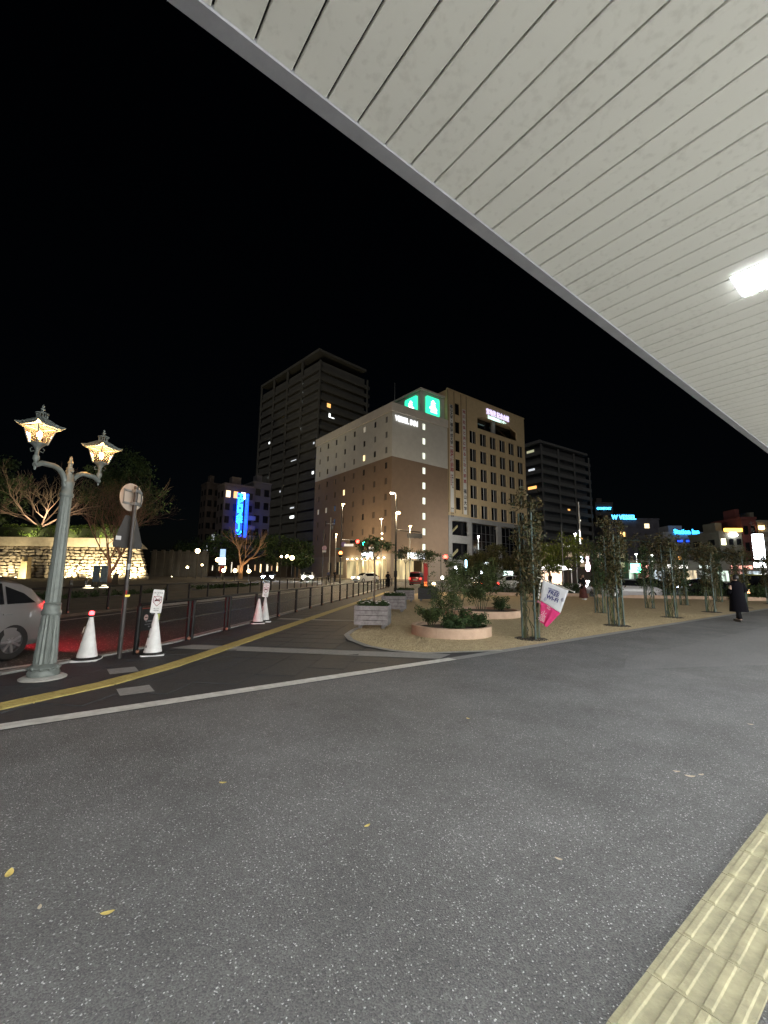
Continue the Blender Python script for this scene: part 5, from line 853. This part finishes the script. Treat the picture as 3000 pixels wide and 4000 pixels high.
young_tree('young tree with stake growing in the nearest planter', 7.42, 10.05, 2.0, .5); young_tree('young tree growing in the third planter', 15.5, 18.1, 2.2, .75); young_tree('young tree growing in the dark planter', 17.1, 18.0, 2.1, .7); young_tree('young tree in the row behind the dark planter', 20.5, 22.0, 2.4, .8, False)
M_bed = mat('pink_concrete', (.56, .40, .29), .85, scale=4, bump=.25, bscale=40, col2=(.43, .30, .22))
def round_bed(label, x, y, r, hh=.24, joints=14):
    t = thing('round_bed', label, 'flower bed', x, y, 0, 'round raised beds'); n = 56
    for k in range(joints):
        b_ = MB(); a0, a1 = 2*PI*k/joints+.0015, 2*PI*(k+1)/joints-.0015; m_ = 6; vs = []
        for i in range(m_+1):
            a = a0+(a1-a0)*i/m_; c, s_ = math.cos(a), math.sin(a); vs += [(c*r, s_*r, -.1), (c*(r-.004), s_*(r-.004), hh-.012), (c*(r-.016), s_*(r-.016), hh), (c*(r-.12), s_*(r-.12), hh), (c*(r-.13), s_*(r-.13), 0)]
        fs = [(5*i+j, 5*i+j+1, 5*i+j+6, 5*i+j+5) for i in range(m_) for j in range(4)]+[(0, 1, 2, 3, 4), tuple(5*m_+j for j in range(4, -1, -1))]; b_.add(vs, fs).build('wall_segment', M_bed, t, 40)
    MB().lathe([(r-.125, .02), (r-.125, hh-.09), (.01, hh-.02)], 40).build('soil', M_soil, t); return t
sow(33)
round_bed('round pinkish raised bed nearest the white line', 8.28, 7.86, 1.02); round_bed('round raised bed further back behind the nearest bed', 13.0, 10.75, 1.42)
def bush(label, x, y, h_, cr_, per, clumps, z0=.2, lm=None, stems=9, petal=None, leaf=.03):
    t = thing('rose_bush', label, 'shrub', x, y, 0, 'rose bushes', z=zg(x, y)+z0); b_ = MB(); cs = []
    for k in range(stems):
        a = 2*PI*k/stems+random.random()*.5; rr = cr_*random.uniform(.3, .9); p0 = (.12*math.cos(a)*cr_, .12*math.sin(a)*cr_, -.05); p1 = (rr*.5*math.cos(a), rr*.5*math.sin(a), h_*.5); p2 = (rr*math.cos(a), rr*math.sin(a), h_*random.uniform(.75, 1.05)); b_.tube([p0, p1, p2], [.012, .009, .005], 5)
        for q in range(clumps//stems): f_ = random.uniform(.28, 1.05); v = Vector(p1).lerp(Vector(p2), (f_-.5)*2) if f_ > .5 else Vector(p0).lerp(Vector(p1), f_*2); cs.append(tuple(v+Vector((random.gauss(0, .1), random.gauss(0, .1), random.gauss(0, .08)))*cr_*1.4))
    b_.build('stems', mat('green_stem', (.09, .09, .05), .8), t, 60); obj('crown', leaf_mesh('crown', cs, [.13*cr_+.05]*len(cs), int(per*1.6), leaf, lm or L_green), t)
    if petal: petals(t, [random.choice(cs) for _ in range(petal[1])], petal[0], .035)
bush('tall loose rose bush in the middle of the nearest round bed', 8.45, 8.1, 1.35, .68, 18, 90, petal=(M_flw, 3)); bush('leafy low rose bush at the left of the nearest round bed', 7.80, 8.10, .5, .42, 22, 54, petal=(M_flw, 3)); bush('low green clump at the right of the nearest round bed', 8.75, 7.45, .28, .45, 26, 50, lm=L_dark); bush('small pink flowering rose at the right rim of the nearest bed', 8.75, 7.75, .42, .28, 14, 24, petal=(M_flp, 9)); bush('dark ground cover at the front of the nearest bed', 7.95, 7.45, .22, .5, 26, 50, lm=L_dark)
bush('dense round rose bush in the further bed', 12.9, 10.7, 1.75, 1.0, 32, 120, lm=L_green, leaf=.036); bush('tall airy rose bush left in the further bed', 12.1, 11.1, 1.9, .8, 22, 80, leaf=.036); bush('grassy low clump at the right of the further bed', 13.9, 10.6, .4, .55, 26, 50, lm=L_dark)
for lb, x, y, w_, hh in (('low hedge behind the further round bed', 26.5, 21.0, 5, .9), ('low hedge right of the dark car with red lamps', 30.5, 18.0, 4, .9), ('long dark hedge behind the rose arches', 36, 11.8, 12, 1.0), ('dark hedge at the right edge near the orange lamp car', 40, 7.4, 6, 1.0)):
    t = thing('low_hedge', lb, 'hedge', x, y, R(-42), 'low hedges of the forecourt'); n_ = int(w_*16); cs = [(random.uniform(-w_/2, w_/2), random.uniform(-.5, .5), random.uniform(.1, hh)) for _ in range(n_)]; obj('foliage', leaf_mesh('foliage', cs, [.3]*n_, 30, .07, L_dark), t); MB().b2(-w_/2-.1, w_/2+.1, -.75, -.6, -.05, .22).build('kerb_edge', M_bed, t)

# ---------------------------------------------------------------- rose pillars and arches
M_gpole = mat('green_pole', (.07, .105, .095), .5, .2, var=.15, scale=15); M_vine = mat('vine', (.13, .115, .06), .85, var=.3, scale=25); M_vine2 = mat('green_vine', (.10, .125, .05), .8)
def pillar_parts(t, ox, oy, h_, dens=1.0, lm=None, wide=.42):
    for dx, dy in ((-.16, .14), (.14, .17), (.17, -.13), (-.13, -.17)):
        MB().tube([(ox+dx, oy+dy, -.1), (ox+dx, oy+dy, h_*.86)], .024, 8).build('pole', M_gpole, t, 60)
    hoop = MB()
    for z in (.9, 1.7, 2.5): hoop.tube([(ox+.21*math.cos(R(a)), oy+.21*math.sin(R(a)), z) for a in range(0, 361, 30)], .008, 5)
    hoop.build('hoop', M_gpole, t, 60); vb = MB(); vb2 = MB(); cs = []; rr = []
    for k in range(16):
        a = random.random()*2*PI; p = Vector((ox+.16*math.cos(a), oy+.16*math.sin(a), -.05)); pts = [p.copy()]; top = h_*random.uniform(.55, 1.02); steps = 9
        for i in range(steps): a += random.gauss(.1, .45); f_ = (i+1)/steps; rad = .17+wide*.35*f_*random.uniform(.3, 1.1); p = Vector((ox+rad*math.cos(a), oy+rad*math.sin(a), top*f_)); pts.append(p.copy())
        (vb if k % 2 else vb2).tube(pts, [.013-.009*i/steps for i in range(steps+1)], 5)
        for i in range(4, steps+1):
            if pts[i].z > 1.05 and random.random() < .9*dens: cs.append(tuple(pts[i]+Vector((random.gauss(0, .07), random.gauss(0, .07), 0)))); rr.append(random.uniform(.10, .22))
    for k in range(int(34*dens)): f_ = random.betavariate(2.6, 1.4); a = random.random()*2*PI; rad = wide*(.35+.75*f_)*random.random()**.6; cs.append((ox+rad*math.cos(a), oy+rad*math.sin(a), .95+(h_-.85)*f_)); rr.append(random.uniform(.10, .24))
    vb.build('vine_stems', M_vine, t, 60)['kind'] = 'stuff'; vb2.build('green_vine_stems', M_vine2, t, 60)['kind'] = 'stuff'
    obj('foliage', leaf_mesh('foliage', cs, rr, 22, .045, lm or L_aut, squash=1.1), t); MB().lathe([(.42, .004), (.36, .02), (.05, .04)], 20, (ox, oy, 0)).build('soil_ring', M_soil, t, 60)
sow(44)
t = thing('rose_pillar', 'rose pillar with green poles carrying the pink and white flag', 'rose pillar', 9.32, 6.22, R(10), 'climbing rose pillars'); pillar_parts(t, 0, 0, 3.55, 1.2, wide=.36)
t = thing('rose_pillar', 'second rose pillar from the flag, tall and autumn brown', 'rose pillar', 14.1, 6.35, R(-12), 'climbing rose pillars'); pillar_parts(t, 0, 0, 3.3, 1.2, wide=.40)
for lb, x, n_h, xf in (('leafy rose arch nearest behind the second pillar', 18.9, 3.1, 18.4), ('middle rose arch with leafy top beam', 23.5, 3.05, 23.4), ('rose arch furthest along the edge line near the walker', 28.6, 3.1, 28.0), ('last rose arch beyond the walker in the long coat', 34.5, 3.1, 34.2)):
    t = thing('rose_arch', lb, 'rose arch', x, 6.45, 0, 'climbing rose arches'); pillar_parts(t, 0, 0, n_h, 1.1, L_aut, .40); pillar_parts(t, xf-x, 2.45, n_h, 1.0, L_dark, .40)
    bp_ = [(0+(xf-x)*f_, 2.45*f_, n_h*.86+.35*math.sin(PI*f_)) for f_ in [i/8 for i in range(9)]]; MB().tube(bp_, .022, 8).build('arch_hoop', M_gpole, t, 60); cs = [tuple(Vector(bp_[random.randrange(9)])+Vector((random.gauss(0, .16), random.gauss(0, .2), random.gauss(0, .13)))) for _ in range(60)]; obj('arch_foliage', leaf_mesh('arch_foliage', cs, [.2]*60, 18, .05, L_aut), t)

# ---------------------------------------------------------------- flag
fl = thing('banner_flag', 'white and pink free wireless flag hanging from the rose pillar', 'flag', 9.22, 5.78, 0, z=0)
hv = Vector((.34, -.94, 0)).normalized(); up = Vector((0, 0, 1)); nrm = hv.cross(up)
def fp(u, z, n=0.): return hv*u+up*z+nrm*n
M_fw = mat('flag_white', (.66, .67, .70), .8, var=.04, scale=12); M_fp = mat('flag_pink', (.72, .045, .20), .75, var=.08, scale=12); M_ink = mat('flag_blue_ink', (.05, .055, .22), .7)
MB().tube([fp(-.12, 1.505), fp(.68, 1.175)], .011, 8).build('flag_pole', mat('pale_stick', (.5, .48, .42), .6), fl, 60); MB().ball(fp(.68, 1.175), .02, 8, 6).build('pole_tip', M_white, fl, 60)
def cloth(name, A, B, C_, D, m, nu=12, nv=14, amp=.01, fold=0.):
    b_ = MB()
    for j in range(nv+1):
        for i in range(nu+1):
            u, v = i/nu, j/nv; p = (Vector(A).lerp(Vector(B), u)).lerp(Vector(D).lerp(Vector(C_), u), v); n_ = amp*math.sin(u*7+v*3)*v+fold*(math.sin(u*9.5+.6)+.5*math.sin(u*21))*v*(1-.3*u); b_.v.append(tuple(fp(p.x, p.y, n_)))
    b_.f = [(j*(nu+1)+i, j*(nu+1)+i+1, (j+1)*(nu+1)+i+1, (j+1)*(nu+1)+i) for j in range(nv) for i in range(nu)]; o_ = b_.build(name, m, fl, 80); so = o_.modifiers.new('s', 'SOLIDIFY'); so.thickness = .002; return o_
cloth('white_cloth', (0, 1.435, 0), (.56, 1.205, 0), (.36, .69, 0), (-.07, .955, 0), M_fw); cloth('pink_cloth', (-.07, .953, 0), (.36, .688, 0), (.05, .35, 0), (-.10, .47, 0), M_fp, 18, 14, .006, .035)
slope = math.atan2(-.23, .56); xa = hv*math.cos(slope)+up*math.sin(slope); ya = nrm.cross(xa)
def ftext(s, u, z, size, m, sx=1., bold=.0, n=.012):
    o_ = text('flag_text', s, size, m, fl, None, None, .001, 'CENTER', bold, 1.); p = fp(u, z, n); o_.matrix_local = Matrix(((xa.x*sx, ya.x, nrm.x, p.x), (xa.y*sx, ya.y, nrm.y, p.y), (xa.z*sx, ya.z, nrm.z, p.z), (0, 0, 0, 1))); return o_
ftext('HIROSHIMA', .245, 1.205, .052, M_ink, .95, .001); ftext('FREE', .235, 1.125, .125, M_ink, .95, .004); ftext('WI-FI', .20, 1.01, .125, M_ink, .95, .004)
for du, dz, a0 in ((.40, 1.0, -40), (.06, .985, 140)):
    for r_ in (.03, .05, .07):
        q = MB(); pts = [fp(du, dz, .013)+xa*r_*math.cos(R(a))+ya*r_*math.sin(R(a))-xa*(.03 if a0 < 0 else -.03) for a in range(a0, a0+91, 15)]; q.tube(pts, .004, 4).build('signal_arc', M_ink, fl)
for k, (u, z, s_) in enumerate(((.12, .80, .10), (.0, .66, .14), (-.05, .55, .16))): ftext('花火福'[k], u, z, s_, mat('flag_pink_pale', (.75, .45, .52), .75), 1, .002, .05)
chn = MB()
for k in range(6): chn.ball(fp(-.045-.012*k, 1.40-.075*k, .02), .016, 8, 6, 1.9)
chn.build('clip_strap', M_white, fl, 60); MB().ball(fp(-.12, .93, .02), .03, 8, 6).ball(fp(-.08, .91, .03), .024, 8, 6).build('ribbon_knot', mat('pink_ribbon', (.6, .25, .3), .7), fl, 60)

# ---------------------------------------------------------------- people
def skin(name, verts, edges, radii, m, parent, root=0, sub=2):
    me = bpy.data.meshes.new(name); me.from_pydata(verts, edges, []); o_ = bpy.data.objects.new(name, me); COL.objects.link(o_); mo = o_.modifiers.new('skin', 'SKIN'); mo.use_smooth_shade = True; sd = me.skin_vertices[0].data
    for i, r_ in enumerate(radii): sd[i].radius = (r_, r_) if not hasattr(r_, '__len__') else r_; sd[i].use_root = i == root
    s2 = o_.modifiers.new('sub', 'SUBSURF'); s2.levels = sub; s2.render_levels = sub; dg = bpy.context.evaluated_depsgraph_get(); m2 = bpy.data.meshes.new_from_object(o_.evaluated_get(dg)); bpy.data.objects.remove(o_); m2.materials.clear(); m2.materials.append(m); m2.shade_smooth(); return obj(name, m2, parent)
M_skin = mat('skin', (.42, .27, .20), .6, var=.05); M_hair = mat('black_hair', (.012, .010, .010), .5); M_shoe = mat('dark_shoe', (.02, .02, .02), .5)
def loft(secs, n=24):
    """secs: (z, rx, ry, cx, cy)"""
    b_ = MB()
    for z, rx, ry, cx_, cy_ in secs:
        for j in range(n): a = 2*PI*j/n; b_.v.append((cx_+rx*math.cos(a), cy_+ry*math.sin(a), z))
    for i in range(len(secs)-1):
        for j in range(n): b_.f.append((i*n+j, i*n+(j+1) % n, (i+1)*n+(j+1) % n, (i+1)*n+j))
    b_.f.append(tuple(range(n))[::-1]); b_.f.append(tuple((len(secs)-1)*n+j for j in range(n))); return b_
def person(label, x, y, rz, h_, trousers, topm, stride=.16, arms='down', coat=None, skirt=None, hairm=None, shoe=None, hood=False, lod=2, group='people in the forecourt'):
    """faces local +y"""
    t = thing('person', label, 'person', x, y, rz, group, z=zg(x, y)+(.012 if inpoly(x, y, KERB+[(70, -30), (-14, -30)]) else 0)); s = h_/1.70
    v = [(0, 0, .95), (0, .01, 1.18), (0, .0, 1.38), (0, .01, 1.47), (0, .03, 1.53), (0, .04, 1.60), (0, .03, 1.67)]; r_ = [(.14, .11), (.135, .10), (.15, .10), (.055, .055), (.075, .085), (.078, .098), (.055, .07)]; e = [(i, i+1) for i in range(6)]
    def add(pts, rad, src):
        k = len(v); v.extend(pts); r_.extend(rad); e.append((src, k)); e.extend((k+i, k+i+1) for i in range(len(pts)-1))
    for sg in (-1, 1):
        st_ = stride*sg
        add([(sg*.095, 0, .88), (sg*.10, st_*.5+.02, .49), (sg*.10, st_ if sg > 0 else st_*1.1, .10), (sg*.105, st_+.13, .045)], [.085, .058, .042, .038], 0)
        if arms == 'down': hand = [(sg*.19, -.0, 1.36), (sg*.25, -.02+st_*-.3, 1.09), (sg*.26, .06-st_*.6, .86), (sg*.255, .09-st_*.6, .76)]
        elif arms == 'phone': hand = [(sg*.18, 0, 1.36), (sg*.24, .03, 1.10), (sg*.10, .26, 1.12), (sg*.05, .32, 1.16)]
        else: hand = [(sg*.19, 0, 1.36), (sg*.27, -.03, 1.12), (sg*.20, .10, .98), (sg*.15, .14, .96)]
        add(hand, [.062, .046, .034, .028], 2)
    body = skin('body', [(a*s, b_*s, c*s) for a, b_, c in v], e, [tuple(q*s for q in k) if hasattr(k, '__len__') else k*s for k in r_], M_skin, t, 0, lod)
    # clothes: trousers, top, coat
    tr_ = MB(); tp = MB()
    for sg in (-1, 1):
        st_ = stride*sg; tr_.tube([(sg*.08*s, 0, .97*s), (sg*.10*s, (st_*.5+.02)*s, .49*s), (sg*.10*s, st_*s, .10*s)], [.125*s, .085*s, .068*s], 12); sh = MB().box((sg*.103*s, (st_+.06)*s, .038*s), (.09*s, .26*s, .075*s)); sh.build('shoe', shoe or M_shoe, t)
    tr_.build('trousers', trousers, t, 70)
    secs = [(.92, .19, .14, 0, 0), (1.05, .165, .125, 0, 0), (1.22, .185, .135, 0, .005), (1.36, .205, .125, 0, 0), (1.44, .12, .085, 0, 0), (1.475, .07, .07, 0, .01)]
    if coat: secs = [(coat, .30, .235, .0, -.02), (coat+.03, .305, .24, 0, -.02), (.75, .265, .21, 0, -.01), (.98, .235, .18, 0, 0), (1.2, .235, .165, 0, 0), (1.36, .245, .15, 0, 0), (1.43, .17, .11, 0, 0), (1.50, .09, .09, 0, .01)]
    b_ = loft([(z*s, a*s, c*s, d_*s, f_*s) for z, a, c, d_, f_ in secs], 28)
    if coat: b_.v = [(x_*(1+.035*math.sin(9*math.atan2(y_, x_))*max(0, 1-z_/s)), y_*(1+.035*math.sin(9*math.atan2(y_, x_))*max(0, 1-z_/s)), z_) for x_, y_, z_ in b_.v]
    b_.build('coat' if coat else 'jacket', topm, t, 70)
    for sg in (-1, 1):
        st_ = stride*sg
        if arms == 'down': pts = [(sg*.19, 0, 1.38), (sg*.265, -.02+st_*-.3, 1.09), (sg*.27, .06-st_*.6, .86)]
        elif arms == 'phone': pts = [(sg*.18, 0, 1.38), (sg*.255, .03, 1.09), (sg*.11, .25, 1.12)]
        else: pts = [(sg*.20, 0, 1.38), (sg*.30, -.04, 1.12), (sg*.21, .09, .98)]
        MB().tube([tuple(c*s for c in p) for p in pts], [.095*s if coat else .085*s, .085*s if coat else .068*s, .07*s if coat else .052*s], 12).build('sleeve', topm, t, 70)
        hx, hy, hz = (pts[-1][0]*s, pts[-1][1]*s, pts[-1][2]*s); fb_ = MB()
        for k in range(5): fb_.tube([(hx+(k-2)*.014*s, hy+.02*s, hz-.03*s), (hx+(k-2)*.016*s, hy+(.05 if arms != 'down' else .03)*s, hz-(.09 if k else .06)*s if arms == 'down' else hz+.0), (hx+(k-2)*.014*s, hy+(.07 if arms != 'down' else .045)*s, hz-(.125 if k not in (0, 4) else .10)*s if arms == 'down' else hz+.03*s)], [.009*s, .008*s, .006*s], 6)
        fb_.build('fingers', M_skin, t, 60)['kind'] = 'stuff'
    if skirt: loft([(.12*s, .30*s, .27*s, 0, 0), (.5*s, .24*s, .21*s, 0, 0), (.96*s, .155*s, .125*s, 0, 0)], 28).build('skirt', skirt, t, 70)
    hr = MB().lathe([(.03, 1.52), (.085, 1.53), (.098, 1.58), (.10, 1.63), (.088, 1.68), (.055, 1.715), (.005, 1.725)], 18); hr.v = [(a*s*.93, (b_-.012)*s+.0*s, c*s) for a, b_, c in hr.v]; hr.v = [(a, b_*1.05 if b_ < 0 else b_*.86, c if b_ < .03*s else max(c, 1.64*s)) for a, b_, c in hr.v]; hr.build('hair', hairm or M_hair, t, 70)
    fc = MB().ball((0, .135*s, 1.575*s), .014*s, 6, 4)
    fc.build('nose', M_skin, t, 60)
    for sg in (-1, 1): MB().ball((sg*.032*s, .118*s, 1.605*s), .012*s, 8, 5).build('eye', M_shoe, t, 60); MB().ball((sg*.083*s, .03*s, 1.59*s), .022*s, 6, 5).build('ear', M_skin, t, 60)
    if arms == 'phone': MB().box((0, .36*s, 1.17*s), (.07, .01, .14), 0, 0, -.5).build('phone', M_rubber, t)
    return t
M_coat = mat('black_coat', (.006, .0055, .008), .95, var=.2, scale=10, bump=.15, spec=.08); M_trou = mat('dark_trousers', (.010, .010, .012), .9, spec=.1); M_jack = mat('dark_jacket', (.012, .012, .014), .9, spec=.1)
person('person in a long black coat walking away along the asphalt', 19.3, 4.50, R(-38), 1.62, M_trou, M_coat, .17, 'pocket', coat=.36)
person('person in dark clothes looking at a phone before the hotel lights', 27.5, 34.9, R(-60), 1.60, M_jack, M_jack, .05, 'phone', lod=1)
person('person in black jacket and long maroon skirt among the rose arches', 27.4, 14.3, R(160), 1.63, M_trou, M_jack, .06, 'pocket', skirt=mat('maroon_skirt', (.09, .025, .02), .85), shoe=M_white, lod=1)
person('person in bluish jacket waiting left at the far crossing', 31.6, 53.9, R(200), 1.65, M_trou, mat('blue_jacket', (.05, .06, .12), .8), .06, 'pocket', lod=1); person('person in black waiting right at the far crossing', 32.3, 53.3, R(190), 1.68, M_trou, M_jack, .06, 'pocket', lod=1)
person('passer by in dark coat under the lime green trees', 52.0, 31.5, R(90), 1.65, M_trou, M_jack, .12, 'down', lod=1)

# ---------------------------------------------------------------- fallen leaves, dry turf blades
M_lf = mat('yellow_leaf', (.75, .60, .18), .7, var=.2, scale=30); M_lf2 = mat('pale_leaf', (.6, .5, .36), .7, var=.2, scale=30)
LV = [('curled yellow leaf at the left edge of the asphalt', -.01, 2.90, .030, 0), ('bright yellow leaf low on the left of the asphalt', .34, 2.34, .022, 0), ('yellow brown leaf on the asphalt left of the middle', 1.1, 3.23, .022, 0), ('small tan leaf on the asphalt by the tactile tiles', 2.24, 1.38, .016, 1), ('pale leaf largest of three together on the right', 3.92, 1.31, .030, 1), ('pale leaf left of three together on the right', 3.93, 1.40, .022, 1), ('pale leaf upper right of three together', 4.02, 1.27, .020, 1), ('tan leaf on the asphalt below the round bed', 3.57, 3.16, .020, 0), ('tiny olive leaf in the middle of the asphalt', 1.61, 2.21, .018, 0), ('tan leaf near the right edge of the asphalt', 5.81, 1.36, .024, 1), ('small grey leaf at the lower left edge', .11, 2.55, .014, 1)]
for lb, x, y, s_, k in LV:
    q = MB(); n_ = 7
    for i in range(n_):
        u = -1+2*i/(n_-1); wv = (1-u*u)**.7*.42
        for v_ in (-1, 0, 1): q.v.append((u*s_*1.3, v_*wv*s_*1.3, .006+s_*(.25*u*u+.18*abs(v_)*wv)))
    q.f = [(3*i+j, 3*i+j+1, 3*i+j+4, 3*i+j+3) for i in range(n_-1) for j in range(2)]; o_ = q.build('fallen_leaf', (M_lf, M_lf2)[k], None, 80); o_.location = (x, y, .009); o_.rotation_euler = (0, 0, random.random()*6.28); tag(o_, lb, 'leaf', 'fallen leaves on the asphalt')
n = 46000; px_ = 5.5+rng.random(n*2)**1.6*16; py_ = 5.69+rng.random(n*2)**1.2*9; ok = np.array([inpoly(a, b_, GR) for a, b_ in zip(px_, py_)]); px_, py_ = px_[ok][:n], py_[ok][:n]; n = len(px_); an = rng.random(n)*2*PI; hh = .012+.028*rng.random(n); zz = np.array([zg(a, b_) for a, b_ in zip(px_, py_)])+.010; wv = .004
dx, dy = np.cos(an), np.sin(an); lx = rng.normal(size=n)*.02; ly = rng.normal(size=n)*.02
V = np.stack([np.stack([px_-dx*wv, py_-dy*wv, zz], 1), np.stack([px_+dx*wv, py_+dy*wv, zz], 1), np.stack([px_+lx, py_+ly, zz+hh], 1)], 1).reshape(-1, 3)
me = bpy.data.meshes.new('dry_grass'); me.from_pydata(V.tolist(), [], np.arange(3*n).reshape(-1, 3).tolist()); me.materials.append(mat('dry_grass_blades', (.62, .52, .33), .9, col2=(.32, .26, .14), island=1)); tag(obj('dry_grass', me), 'dry straw coloured grass of the forecourt lawn', 'grass', kind='stuff')
